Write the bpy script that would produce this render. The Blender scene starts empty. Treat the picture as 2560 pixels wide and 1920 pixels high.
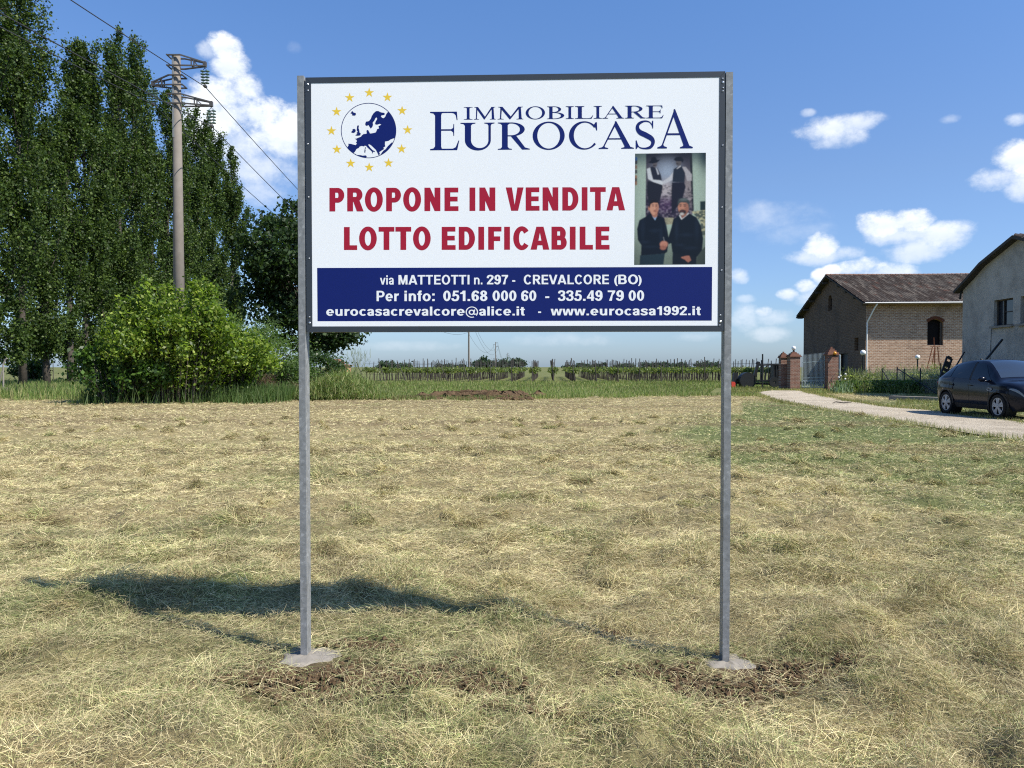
import bpy, math, random
import numpy as np
from mathutils import Vector, Matrix

# ------------------------------------------------------------------ camera, world, sun, exposure
scene = bpy.context.scene
COL = scene.collection
PITCH = math.radians(1.281)
FPX = 1923.0                       # focal length in pixels of a 2560 wide frame
CAMH = 1.6
cam_data = bpy.data.cameras.new("camera")
cam = bpy.data.objects.new("camera", cam_data)
COL.objects.link(cam)
cam.location = (0, 0, CAMH)
cam.rotation_euler = (math.radians(90) - PITCH, 0, 0)
cam_data.sensor_fit = 'HORIZONTAL'
cam_data.sensor_width = 36.0
cam_data.lens = FPX / 2560 * 36.0
cam_data.clip_start = 0.05
cam_data.clip_end = 8000
scene.camera = cam

TOSUN = Vector((0.76, -0.405, 1.0)).normalized()
SUN_EL = math.asin(TOSUN.z)
SUN_AZ = math.atan2(TOSUN.x, TOSUN.y)
sun_data = bpy.data.lights.new("sun", 'SUN')
sun_data.energy = 5.0
sun_data.angle = math.radians(0.5)
sun_data.color = (1.0, 0.95, 0.86)
sun = bpy.data.objects.new("sun", sun_data)
COL.objects.link(sun)
sun.rotation_euler = (-TOSUN).to_track_quat('-Z', 'Y').to_euler()
sun.location = (20, -20, 40)

scene.view_settings.view_transform = 'Standard'
scene.view_settings.look = 'None'
scene.view_settings.exposure = 0.5
try:
    scene.cycles.pixel_filter_type = 'BLACKMAN_HARRIS'
    scene.cycles.filter_width = 1.15
except Exception:
    pass
scene.view_settings.gamma = 1.0
scene.render.engine = 'CYCLES'
try:
    scene.cycles.max_bounces = 6
    scene.cycles.transparent_max_bounces = 6
    scene.cycles.diffuse_bounces = 3
    scene.cycles.glossy_bounces = 3
    scene.cycles.caustics_reflective = False
    scene.cycles.caustics_refractive = False
    scene.cycles.use_denoising = False
except Exception:
    pass


class NT:
    """little node-tree helper"""
    def __init__(self, tree):
        self.t = tree
        self.t.nodes.clear()

    def n(self, kind, **kw):
        nd = self.t.nodes.new(kind)
        for k, v in kw.items():
            setattr(nd, k, v)
        return nd

    def l(self, a, b):
        self.t.links.new(a, b)

    def put(self, sock, v):
        if hasattr(v, 'links') or isinstance(v, bpy.types.NodeSocket):
            self.t.links.new(v, sock)
        else:
            sock.default_value = v

    def m(self, op, a, b=0.0, c=None, clamp=False):
        nd = self.n('ShaderNodeMath', operation=op, use_clamp=clamp)
        self.put(nd.inputs[0], a)
        self.put(nd.inputs[1], b)
        if c is not None:
            self.put(nd.inputs[2], c)
        return nd.outputs[0]

    def mix(self, fac, a, b, blend='MIX'):
        nd = self.n('ShaderNodeMix', data_type='RGBA', blend_type=blend)
        self.put(nd.inputs[0], fac)
        self.put(nd.inputs[6], a)
        self.put(nd.inputs[7], b)
        return nd.outputs[2]

    def ramp(self, fac, stops, interp='LINEAR'):
        nd = self.n('ShaderNodeValToRGB')
        cr = nd.color_ramp
        cr.interpolation = interp
        while len(cr.elements) < len(stops):
            cr.elements.new(0.5)
        for e, (p, c) in zip(cr.elements, stops):
            e.position = p
            e.color = (c[0], c[1], c[2], 1.0)
        self.put(nd.inputs[0], fac)
        return nd.outputs[0]

    def noise(self, vec, scale, detail=4.0, rough=0.55, dist=0.0):
        nd = self.n('ShaderNodeTexNoise')
        if vec is not None:
            self.l(vec, nd.inputs['Vector'])
        nd.inputs['Scale'].default_value = scale
        nd.inputs['Detail'].default_value = detail
        nd.inputs['Roughness'].default_value = rough
        nd.inputs['Distortion'].default_value = dist
        return nd.outputs[0]


def smooth(nt, x, lo, hi):
    nd = nt.n('ShaderNodeMapRange', interpolation_type='SMOOTHSTEP')
    nt.put(nd.inputs[0], x)
    nd.inputs[1].default_value = lo
    nd.inputs[2].default_value = hi
    nd.inputs[3].default_value = 0.0
    nd.inputs[4].default_value = 1.0
    return nd.outputs[0]


def ray(px, py):
    xc = (px - 1280) / FPX
    yc = -(py - 960) / FPX
    c, s = math.cos(PITCH), math.sin(PITCH)
    return Vector((xc, c + yc * s, -s + yc * c))


def at(px, py, Y):
    d = ray(px, py)
    k = Y / d.y
    return Vector((0, 0, CAMH)) + d * k


def gnd(px, py, z=0.0):
    d = ray(px, py)
    k = (z - CAMH) / d.z
    return Vector((0, 0, CAMH)) + d * k


world = bpy.data.worlds.new("World")
scene.world = world
world.use_nodes = True
w = NT(world.node_tree)
sky = w.n('ShaderNodeTexSky', sky_type='NISHITA')
sky.sun_disc = False
sky.sun_elevation = SUN_EL
sky.sun_rotation = SUN_AZ
sky.altitude = 20
sky.air_density = 1.0
sky.dust_density = 0.6
sky.ozone_density = 2.2
SKY_STRENGTH = 0.125
tc = w.n('ShaderNodeTexCoord')
sep = w.n('ShaderNodeSeparateXYZ')
w.l(tc.outputs['Generated'], sep.inputs[0])
az = w.m('ARCTAN2', sep.outputs[0], sep.outputs[1])
el = w.m('ARCSINE', sep.outputs[2])
# bend the cloud outlines with noise on the direction itself
comb = w.n('ShaderNodeCombineXYZ')
w.l(az, comb.inputs[0])
w.l(w.m('MULTIPLY', el, 1.25), comb.inputs[1])
nA = w.noise(comb.outputs[0], 11.0, 7.0, 0.58)
nB = w.noise(comb.outputs[0], 30.0, 9.0, 0.66)
nC = w.noise(comb.outputs[0], 4.0, 4.0, 0.55)
rough_edge = w.m('ADD', w.m('MULTIPLY', w.m('SUBTRACT', nA, 0.5), 2.6), w.m('MULTIPLY', w.m('SUBTRACT', nB, 0.5), 2.3))


def azel(px, py):
    d = ray(px, py).normalized()
    return math.atan2(d.x, d.y), math.asin(d.z)


# cloud puffs: pixel centre, half width, half height, opacity, softness
PUFFS = [
    (560, 118, 48, 42, 1.0, .4), (520, 125, 34, 26, .7, .8), (575, 170, 52, 50, .95, .5), (612, 222, 60, 48, .95, .5), (570, 240, 95, 60, 1.0, .5),
    (530, 300, 120, 80, 1.0, .5), (650, 290, 110, 62, 1.0, .4), (720, 315, 100, 70, 1.0, .4), (690, 350, 120, 60, .95, .6), (600, 360, 140, 70, .8, .9),
    (640, 420, 120, 70, .75, .9), (650, 480, 80, 46, .6, .9), (790, 330, 70, 80, .95, .6),
    (2075, 325, 95, 40, .9, .8), (2140, 305, 75, 26, .8, .9), (2020, 283, 22, 12, .5, 1.), (2090, 350, 80, 26, .8, .9),
    (2374, 297, 34, 14, .4, 1.), (2540, 298, 36, 20, .75, .9),
    (2545, 395, 70, 48, 1., .5), (2500, 445, 90, 32, .85, .8), (2560, 460, 60, 40, .9, .8),
    (2205, 565, 85, 38, 1., .5), (2270, 555, 70, 36, 1., .5), (2350, 590, 95, 40, .85, .7), (2290, 625, 90, 34, .75, .8),
    (2395, 580, 40, 30, .6, .8), (2240, 590, 110, 28, .8, .7),
    (2050, 615, 55, 38, 1., .5), (2040, 640, 85, 24, .75, .8), (2120, 632, 45, 22, .7, .8),
    (1930, 540, 150, 44, .42, 1.4), (2000, 580, 110, 34, .32, 1.4),
    (2150, 672, 75, 30, 1., .5), (2210, 690, 90, 34, .8, .7), (2085, 678, 30, 20, 1., .5), (2055, 692, 30, 20, 1., .5),
    (2012, 716, 34, 20, 1., .5), (1975, 735, 32, 18, .9, .6), (2040, 740, 60, 34, .7, .8),
    (1848, 690, 28, 22, .7, .8), (1865, 790, 45, 36, .55, 1.), (1930, 792, 70, 24, .55, 1.), (1925, 835, 55, 22, .45, 1.),
    (1910, 780, 30, 16, .8, .7), (1865, 748, 26, 12, .4, 1.), (1740, 840, 70, 16, .35, 1.1), (1400, 850, 160, 20, .28, 1.2), (1020, 865, 130, 14, .22, 1.2),
    (735, 120, 22, 18, .16, 1.2),
]
cover = None
light = 0.6
for (cx, cy, rx, ry, op, soft) in PUFFS:
    a0, e0 = azel(cx, cy)
    a1, _ = azel(cx + rx, cy)
    _, e1 = azel(cx, cy - ry)
    du = w.m('MULTIPLY', w.m('SUBTRACT', az, a0), 1.0 / abs(a1 - a0))
    dv = w.m('MULTIPLY', w.m('SUBTRACT', el, e0), 1.0 / abs(e1 - e0))
    d2 = w.m('ADD', w.m('MULTIPLY', du, du), w.m('MULTIPLY', dv, dv))
    val = w.m('ADD', w.m('SUBTRACT', 1.0, d2), rough_edge)
    msk = w.m('MULTIPLY', smooth(w, val, -0.15, 0.45 + soft), op)
    cover = msk if cover is None else w.m('MAXIMUM', cover, msk)
    li = w.m('MULTIPLY_ADD', dv, 0.42, 0.55, clamp=True)
    light = w.m('ADD', w.m('MULTIPLY', w.m('SUBTRACT', li, light), msk), light)
# shade inside the clouds: bright tufts against greyer hollows
shade = w.m('ADD', w.m('MULTIPLY', nA, 0.9), w.m('MULTIPLY', nB, 0.35))
cl_col = w.ramp(w.m('ADD', w.m('MULTIPLY', light, 0.62), w.m('MULTIPLY', w.m('SUBTRACT', shade, 0.32), 0.55)), [(0.18, (4.0, 4.7, 5.9)), (0.42, (4.9, 5.4, 6.2)), (0.68, (6.4, 6.6, 6.8))])
# a deeper, cleaner blue than the plain model: air tint by elevation
tint = w.ramp(w.m('MULTIPLY', el, 2.0), [(0.0, (.47, .61, .93)), (0.12, (.54, .66, .90)), (.45, (.62, .72, .90)), (0.95, (.60, .83, 1.10))])
skyc = w.mix(1.0, sky.outputs[0], tint, 'MULTIPLY')
final = w.mix(cover, skyc, cl_col)
bg = w.n('ShaderNodeBackground')
bg.inputs[1].default_value = SKY_STRENGTH
w.l(final, bg.inputs[0])
wo = w.n('ShaderNodeOutputWorld')
w.l(bg.outputs[0], wo.inputs[0])

# ------------------------------------------------------------------ helpers
rng = np.random.default_rng(7)
random.seed(7)
ORG = {}


def srgb(r, g, b):
    f = lambda c: (c / 255 / 12.92) if c / 255 <= 0.04045 else ((c / 255 + 0.055) / 1.055) ** 2.4
    return (f(r), f(g), f(b), 1.0)


def tag(o, label=None, cat=None, group=None, kind=None):
    if label: o['label'] = label
    if cat: o['category'] = cat
    if group: o['group'] = group
    if kind: o['kind'] = kind
    return o


def thing(name, loc, label, cat, group=None):
    o = bpy.data.objects.new(name, None)
    o.empty_display_size = 0.3
    COL.objects.link(o)
    o.location = loc
    ORG[o.name] = Vector(loc)
    return tag(o, label, cat, group)


def link(name, me, mat, parent=None):
    o = bpy.data.objects.new(name, me)
    COL.objects.link(o)
    if mat is not None:
        for mm in (mat if isinstance(mat, (list, tuple)) else [mat]):
            me.materials.append(mm)
    if parent is not None:
        o.parent = parent
        ORG[o.name] = ORG[parent.name]
    else:
        ORG[o.name] = Vector((0, 0, 0))
    return o


class MB:
    """mesh builder in world coordinates"""
    def __init__(self):
        self.v = []
        self.f = []
        self.mi = []

    def add(self, vs, fs, mi=0):
        b = len(self.v)
        self.v += [tuple(p) for p in vs]
        self.f += [tuple(i + b for i in q) for q in fs]
        self.mi += [mi] * len(fs)
        return self

    def box(self, c, s, rz=0.0, mi=0, M=None):
        x, y, z = s[0] / 2, s[1] / 2, s[2] / 2
        vs = [Vector((sx * x, sy * y, sz * z)) for sz in (-1, 1) for sx, sy in ((-1, -1), (1, -1), (1, 1), (-1, 1))]
        R = M if M is not None else Matrix.Rotation(rz, 3, 'Z')
        vs = [R @ p + Vector(c) for p in vs]
        return self.add(vs, [(3, 2, 1, 0), (4, 5, 6, 7), (0, 1, 5, 4), (1, 2, 6, 5), (2, 3, 7, 6), (3, 0, 4, 7)], mi)

    def bar(self, p0, p1, wdt, hgt, up=(0, 0, 1), mi=0):
        """rectangular bar from p0 to p1"""
        p0, p1 = Vector(p0), Vector(p1)
        d = (p1 - p0)
        L = d.length
        d.normalize()
        s = d.cross(Vector(up))
        if s.length < 1e-4:
            s = d.cross(Vector((1, 0, 0)))
        s.normalize()
        u = s.cross(d)
        M = Matrix((s, d, u)).transposed()
        return self.box((p0 + p1) / 2, (wdt, L, hgt), mi=mi, M=M)

    def tube(self, pts, rad, n=8, mi=0, cap=True):
        pts = [Vector(p) for p in pts]
        if not hasattr(rad, '__len__'):
            rad = [rad] * len(pts)
        vs, fs = [], []
        ref = None
        for i, p in enumerate(pts):
            d = (pts[min(i + 1, len(pts) - 1)] - pts[max(i - 1, 0)]).normalized()
            if ref is None:
                ref = d.orthogonal().normalized()
            a = (ref - d * ref.dot(d))
            if a.length < 1e-5:
                a = d.orthogonal()
            a.normalize()
            ref = a
            b = d.cross(a)
            for k in range(n):
                t = 2 * math.pi * k / n
                vs.append(p + (a * math.cos(t) + b * math.sin(t)) * rad[i])
        for i in range(len(pts) - 1):
            for k in range(n):
                k2 = (k + 1) % n
                fs.append((i * n + k, i * n + k2, (i + 1) * n + k2, (i + 1) * n + k))
        if cap:
            fs.append(tuple(range(n - 1, -1, -1)))
            fs.append(tuple((len(pts) - 1) * n + k for k in range(n)))
        return self.add(vs, fs, mi)

    def lathe(self, c, axis, prof, n=20, mi=0):
        """prof: list of (along axis, radius)"""
        axis = Vector(axis).normalized()
        a = axis.orthogonal().normalized()
        b = axis.cross(a)
        vs, fs = [], []
        for (h, r) in prof:
            for k in range(n):
                t = 2 * math.pi * k / n
                vs.append(Vector(c) + axis * h + (a * math.cos(t) + b * math.sin(t)) * r)
        for i in range(len(prof) - 1):
            for k in range(n):
                k2 = (k + 1) % n
                fs.append((i * n + k, i * n + k2, (i + 1) * n + k2, (i + 1) * n + k))
        return self.add(vs, fs, mi)

    def sphere(self, c, r, n=14, m=8, mi=0, sq=(1, 1, 1)):
        vs, fs = [], []
        for i in range(m + 1):
            th = math.pi * i / m
            for k in range(n):
                t = 2 * math.pi * k / n
                vs.append(Vector(c) + Vector((math.sin(th) * math.cos(t) * sq[0], math.sin(th) * math.sin(t) * sq[1], math.cos(th) * sq[2])) * r)
        for i in range(m):
            for k in range(n):
                k2 = (k + 1) % n
                fs.append((i * n + k, (i + 1) * n + k, (i + 1) * n + k2, i * n + k2))
        return self.add(vs, fs, mi)

    def prism(self, poly, ext, mi=0):
        """closed polygon of points pushed along ext"""
        n = len(poly)
        poly = [Vector(p) for p in poly]
        ext = Vector(ext)
        vs = poly + [p + ext for p in poly]
        fs = [tuple(range(n - 1, -1, -1)), tuple(range(n, 2 * n))]
        for i in range(n):
            j = (i + 1) % n
            fs.append((i, j, n + j, n + i))
        return self.add(vs, fs, mi)

    def build(self, name, mat, parent=None, smooth_=False, recalc=True):
        o0 = ORG[parent.name] if parent is not None else Vector((0, 0, 0))
        me = bpy.data.meshes.new(name)
        me.from_pydata([(p[0] - o0.x, p[1] - o0.y, p[2] - o0.z) for p in self.v], [], self.f)
        if any(self.mi):
            for p, k in zip(me.polygons, self.mi):
                p.material_index = k
        if smooth_:
            me.polygons.foreach_set('use_smooth', [True] * len(me.polygons))
        if recalc:
            import bmesh
            bm = bmesh.new()
            bm.from_mesh(me)
            bmesh.ops.recalc_face_normals(bm, faces=bm.faces)
            bm.to_mesh(me)
            bm.free()
        me.update()
        return link(name, me, mat, parent)


def np_mesh(name, V, F, mat, parent=None, color=None, smooth_=False):
    """fast quad mesh from numpy arrays; color is a per-vertex albedo"""
    o0 = ORG[parent.name] if parent is not None else Vector((0, 0, 0))
    V = np.asarray(V, dtype=np.float32) - np.array(o0, dtype=np.float32)
    F = np.asarray(F, dtype=np.int32)
    me = bpy.data.meshes.new(name)
    nf, k = F.shape
    me.vertices.add(len(V))
    me.vertices.foreach_set('co', V.ravel())
    me.loops.add(nf * k)
    me.loops.foreach_set('vertex_index', F.ravel())
    me.polygons.add(nf)
    me.polygons.foreach_set('loop_start', np.arange(0, nf * k, k, dtype=np.int32))
    try:
        me.polygons.foreach_set('loop_total', np.full(nf, k, dtype=np.int32))
    except Exception:
        pass
    if smooth_:
        me.polygons.foreach_set('use_smooth', np.ones(nf, dtype=bool))
    me.update(calc_edges=True)
    if color is not None:
        ca = me.color_attributes.new('albedo', 'FLOAT_COLOR', 'POINT')
        c4 = np.ones((len(V), 4), dtype=np.float32)
        c4[:, :3] = color
        ca.data.foreach_set('color', c4.ravel())
    return link(name, me, mat, parent)


# --- numpy value noise
def _hash(ix, iy, seed):
    h = (ix.astype(np.int64) * 374761393 + iy.astype(np.int64) * 668265263 + seed * 974634777) & 0x7fffffff
    h = ((h ^ (h >> 13)) * 1274126177) & 0x7fffffff
    h = h ^ (h >> 16)
    return (h & 0xffff) / 65535.0


def vnoise(x, y, seed=0):
    x = np.asarray(x, dtype=np.float64)
    y = np.asarray(y, dtype=np.float64)
    ix, iy = np.floor(x), np.floor(y)
    fx, fy = x - ix, y - iy
    fx = fx * fx * (3 - 2 * fx)
    fy = fy * fy * (3 - 2 * fy)
    a, b = _hash(ix, iy, seed), _hash(ix + 1, iy, seed)
    c, d = _hash(ix, iy + 1, seed), _hash(ix + 1, iy + 1, seed)
    return (a * (1 - fx) + b * fx) * (1 - fy) + (c * (1 - fx) + d * fx) * fy


def fbm(x, y, seed=0, oct=4, gain=0.5):
    s, amp, tot = 0.0, 1.0, 0.0
    for k in range(oct):
        s = s + amp * vnoise(np.asarray(x) * 2 ** k + 17.3 * k, np.asarray(y) * 2 ** k - 9.1 * k, seed + k)
        tot += amp
        amp *= gain
    return s / tot


def sstep(x, a, b):
    t = np.clip((np.asarray(x) - a) / (b - a), 0, 1)
    return t * t * (3 - 2 * t)


# ------------------------------------------------------------------ materials
def mat_new(name):
    m = bpy.data.materials.new(name)
    m.use_nodes = True
    return m, NT(m.node_tree)


def principled(nt, color, rough=0.6, spec=0.5, metal=0.0, normal=None, coat=0.0):
    b = nt.n('ShaderNodeBsdfPrincipled')
    nt.put(b.inputs['Base Color'], color)
    nt.put(b.inputs['Roughness'], rough)
    b.inputs['Specular IOR Level'].default_value = spec
    b.inputs['Metallic'].default_value = metal
    if coat:
        b.inputs['Coat Weight'].default_value = coat
        b.inputs['Coat Roughness'].default_value = 0.03
    if normal is not None:
        nt.l(normal, b.inputs['Normal'])
    return b


def out(nt, sh):
    o = nt.n('ShaderNodeOutputMaterial')
    nt.l(sh if isinstance(sh, bpy.types.NodeSocket) else sh.outputs[0], o.inputs[0])


def bump(nt, h, strength=0.3, dist=0.02):
    b = nt.n('ShaderNodeBump')
    b.inputs['Strength'].default_value = strength
    b.inputs['Distance'].default_value = dist
    nt.l(h, b.inputs['Height'])
    return b.outputs[0]


def pos(nt):
    return nt.n('ShaderNodeNewGeometry').outputs['Position']


def objco(nt):
    return nt.n('ShaderNodeTexCoord').outputs['Object']


def simple(name, col, rough=0.6, spec=0.5, metal=0.0, var=0.12, scale=8.0, bumpy=0.0, coat=0.0):
    m, nt = mat_new(name)
    v = objco(nt)
    nz = nt.noise(v, scale, 5.0)
    c = nt.mix(nz, tuple(x * (1 - var) for x in col[:3]) + (1,), tuple(min(1, x * (1 + var)) for x in col[:3]) + (1,))
    nr = bump(nt, nz, bumpy, 0.01) if bumpy else None
    out(nt, principled(nt, c, rough, spec, metal, nr, coat))
    return m


def leafmat(name, rough=0.45, trans=0.3, spec=0.4, tcol=1.6):
    m, nt = mat_new(name)
    a = nt.n('ShaderNodeVertexColor', layer_name='albedo')
    b = principled(nt, a.outputs[0], rough, spec)
    t = nt.n('ShaderNodeBsdfTranslucent')
    tc_ = nt.mix(1.0, a.outputs[0], (tcol, tcol * 1.1, tcol * .55, 1), 'MULTIPLY')
    nt.l(tc_, t.inputs[0])
    mx = nt.n('ShaderNodeMixShader')
    mx.inputs[0].default_value = trans
    nt.l(b.outputs[0], mx.inputs[1])
    nt.l(t.outputs[0], mx.inputs[2])
    out(nt, mx)
    return m


def brickmat(name, axis, c1, c2, mortar, scale=1.0, dark=0.0):
    """brick courses laid in metres; axis 'x' or 'y' runs along the wall"""
    m, nt = mat_new(name)
    p = pos(nt)
    s = nt.n('ShaderNodeSeparateXYZ')
    nt.l(p, s.inputs[0])
    cb = nt.n('ShaderNodeCombineXYZ')
    nt.l(s.outputs[0 if axis == 'x' else 1], cb.inputs[0])
    nt.l(s.outputs[2], cb.inputs[1])
    br = nt.n('ShaderNodeTexBrick')
    nt.l(cb.outputs[0], br.inputs['Vector'])
    br.inputs['Color1'].default_value = c1
    br.inputs['Color2'].default_value = c2
    br.inputs['Mortar'].default_value = mortar
    br.inputs['Scale'].default_value = 1.0
    br.inputs['Brick Width'].default_value = 0.27 * scale
    br.inputs['Row Height'].default_value = 0.115 * scale
    br.inputs['Mortar Size'].default_value = 0.02 * scale
    br.inputs['Bias'].default_value = -0.1
    mp = nt.n('ShaderNodeMapping')
    mp.inputs['Scale'].default_value = (1.0, 3.5, 1.0)
    nt.l(cb.outputs[0], mp.inputs['Vector'])
    n1 = nt.noise(mp.outputs[0], 2.6, 6.0, 0.65)
    n2 = nt.noise(cb.outputs[0], 0.5, 4.0, 0.6)
    c = nt.mix(nt.m('MULTIPLY', smooth(nt, n1, 0.42, 0.62), .75), br.outputs[0], nt.mix(0.6, br.outputs[0], (c1[0] * .45, c1[1] * .40, c1[2] * .38, 1)))
    c = nt.mix(nt.m('MULTIPLY', smooth(nt, n2, 0.45, 0.75), 0.55 + dark), c, (.07, .055, .045, 1))
    h = nt.m('ADD', br.outputs[1], nt.m('MULTIPLY', n1, -0.8))
    out(nt, principled(nt, c, 0.9, 0.2, normal=bump(nt, h, 0.5, 0.02)))
    return m


M = {}
M['leaf'] = leafmat('leaf_poplar', 0.5, 0.3, 0.22)
M['leaf_bush'] = leafmat('leaf_bush', 0.42, 0.38, 0.32, 2.1)
M['grass'] = leafmat('grass_blades', 0.6, 0.3, 0.3)
M['hay'] = leafmat('hay_blades', 0.7, 0.12, 0.15, 1.1)


def vcmat(name, rough=0.9, nscale=30.0, amt=0.35, bstr=0.5):
    m, nt = mat_new(name)
    a = nt.n('ShaderNodeVertexColor', layer_name='albedo')
    nz = nt.noise(pos(nt), nscale, 6.0, 0.65)
    c = nt.mix(amt, a.outputs[0], nt.ramp(nz, [(0.25, (.12, .12, .12)), (0.75, (1, 1, 1))]), 'MULTIPLY')
    out(nt, principled(nt, c, rough, 0.2, normal=bump(nt, nz, bstr, 0.03)))
    return m


M['fieldsoil'] = vcmat('mown_field', 0.95, 22.0, 0.5, 0.7)
M['print'] = None


def galv():
    m, nt = mat_new('galvanised_steel')
    v = objco(nt)
    n1 = nt.noise(v, 26.0, 6.0, 0.7)
    vo = nt.n('ShaderNodeTexVoronoi')
    nt.l(v, vo.inputs['Vector'])
    vo.inputs['Scale'].default_value = 55.0
    c = nt.ramp(nt.m('ADD', nt.m('MULTIPLY', n1, 0.7), nt.m('MULTIPLY', vo.outputs['Color'], 0.25)), [(0.25, (.15, .155, .155)), (0.55, (.24, .245, .245)), (0.8, (.46, .465, .46))])
    n2 = nt.noise(v, 5.0, 3.0)
    c = nt.mix(nt.m('MULTIPLY', smooth(nt, n2, .58, .72), .5), c, (.14, .14, .14, 1))
    out(nt, principled(nt, c, nt.m('ADD', nt.m('MULTIPLY', n1, 0.2), 0.38), 0.5, 0.0))
    return m


M['galv'] = galv()
M['frame'] = simple('anthracite_frame', (.035, .042, .052), 0.45, 0.5, 0.0, 0.08, 20)


def panelmat():
    m, nt = mat_new('white_panel')
    v = objco(nt)
    n1 = nt.noise(v, 1.2, 4.0)
    n2 = nt.noise(v, 60.0, 2.0)
    c = nt.mix(nt.m('MULTIPLY', smooth(nt, n1, .3, .8), .5), (.90, .90, .90, 1), (.85, .855, .865, 1))
    c = nt.mix(nt.m('MULTIPLY', smooth(nt, nt.noise(v, 14.0, 1.0), .80, .82), .45), c, (.38, .39, .40, 1))
    out(nt, principled(nt, c, 0.32, 0.4))
    return m


M['panel'] = panelmat()
M['inkblue'] = simple('ink_blue', srgb(4, 22, 98), 0.35, 0.4, 0, 0.06, 3)
M['inkred'] = simple('ink_red', srgb(166, 18, 44), 0.35, 0.4, 0, 0.05, 3)
M['inkyellow'] = simple('ink_yellow', srgb(236, 200, 62), 0.35, 0.4, 0, 0.05, 3)
M['inkwhite'] = simple('ink_white', (.88, .88, .88), 0.35, 0.4, 0, 0.03, 3)
M['screw'] = simple('screw_zinc', (.62, .63, .65), 0.3, 0.5, 0.8, 0.1, 30)
M['concrete'] = simple('concrete', (.25, .225, .19), 0.9, 0.2, 0, 0.25, 14, 0.4)
M['soil'] = simple('soil', (.105, .068, .038), 0.95, 0.15, 0, 0.5, 12, 0.6)
M['poleconc'] = simple('pole_concrete', (.20, .175, .15), 0.85, 0.2, 0, 0.22, 3.5, 0.2)
M['steel'] = simple('dark_steel', (.10, .09, .082), 0.55, 0.5, 0.4, 0.3, 9)
M['glassins'] = simple('insulator_glass', (.16, .25, .24), 0.12, 0.7, 0, 0.15, 9)
M['wire'] = simple('wire_metal', (.06, .06, .065), 0.55, 0.4, 0.5, 0.1, 2)
M['bark'] = simple('bark', (.085, .072, .06), 0.95, 0.2, 0, 0.45, 6, 0.8)
M['vinewood'] = simple('vine_wood', (.045, .038, .032), 0.95, 0.2, 0, 0.4, 8, 0.5)
M['postwood'] = simple('post_wood', (.075, .068, .06), 0.9, 0.2, 0, 0.35, 7, 0.4)
M['white'] = simple('white_plaster', (.78, .77, .74), 0.5, 0.4, 0, 0.06, 6)
M['globe'] = simple('lamp_globe', (.86, .86, .84), 0.25, 0.5, 0, 0.03, 6)
M['orange'] = simple('beacon_orange', (.72, .30, .02), 0.3, 0.5, 0, 0.1, 6)
M['black'] = simple('black_paint', (.012, .013, .014), 0.5, 0.4, 0, 0.25, 8)
M['rust'] = simple('rusty_iron', (.14, .045, .022), 0.85, 0.3, 0.2, 0.4, 14)
M['gate'] = simple('gate_steel', (.34, .40, .41), 0.5, 0.5, 0.25, 0.12, 6)
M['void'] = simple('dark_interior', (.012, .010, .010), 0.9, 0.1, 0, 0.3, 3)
M['stone'] = simple('old_stone', (.26, .235, .20), 0.9, 0.2, 0, 0.3, 5, 0.5)
M['zinc'] = simple('gutter_zinc', (.34, .35, .35), 0.45, 0.5, 0.6, 0.15, 3)

# ------------------------------------------------------------------ ground height
SOIL_PATCH = [  # pixel centre, half sizes in metres (x, y)
    (800, 1690, .52, .26), (1010, 1700, .36, .17), (1180, 1730, .30, .14), (680, 1690, .28, .15), (905, 1610, .22, .08),
    (1770, 1722, .48, .20), (1900, 1670, .25, .14), (2050, 1690, .28, .12), (1520, 1575, .16, .07), (1660, 1680, .2, .12),
    (2190, 1670, .16, .08), (1330, 1790, .2, .10),
]
_sp = [(gnd(a, b), c, d) for a, b, c, d in SOIL_PATCH]


def soilmask(x, y):
    r = np.zeros(np.shape(x))
    for g, sx, sy in _sp:
        d = ((x - g.x) / sx) ** 2 + ((y - g.y) / sy) ** 2
        r = np.maximum(r, np.exp(-d * 1.1))
    n = fbm(np.asarray(x) * 7, np.asarray(y) * 7, 91, 3)
    return np.clip(r * 1.5 + (n - 0.5) * 1.1 * (r > .12), 0, 1)


_tr = np.random.default_rng(3)
TUFT = []
BIGHEAP = []
for k in range(230):
    D = 2.9 + 26 * _tr.random() ** 1.6
    TUFT.append((_tr.uniform(-.8, .8) * D, D, _tr.uniform(.08, .2), _tr.uniform(.03, .075)))
for (a, b, r_, h_) in [(890, 1745, .26, .12), (1400, 1640, .2, .08), (1580, 1830, .22, .12), (760, 1135, .25, .1), (1300, 1250, .25, .1),
                       (590, 1300, .25, .12), (960, 1460, .32, .13), (2330, 1480, .3, .12), (2480, 1640, .25, .12), (430, 1500, .2, .10),
                       (1640, 1800, .2, .09), (330, 1480, .25, .1), (2040, 1450, .3, .08), (1620, 1310, .2, .09), (2280, 1720, .2, .08)]:
    g = gnd(a, b)
    TUFT.append((g.x, g.y, r_, h_ * .35))
    BIGHEAP.append((g.x, g.y, r_))


def tuftmask(x, y):
    r = np.zeros(np.shape(x))
    for tx, ty, tr_, th in TUFT:
        r = np.maximum(r, np.exp(-((x - tx) ** 2 + (y - ty) ** 2) / (2 * tr_ * tr_)))
    return r


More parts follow.
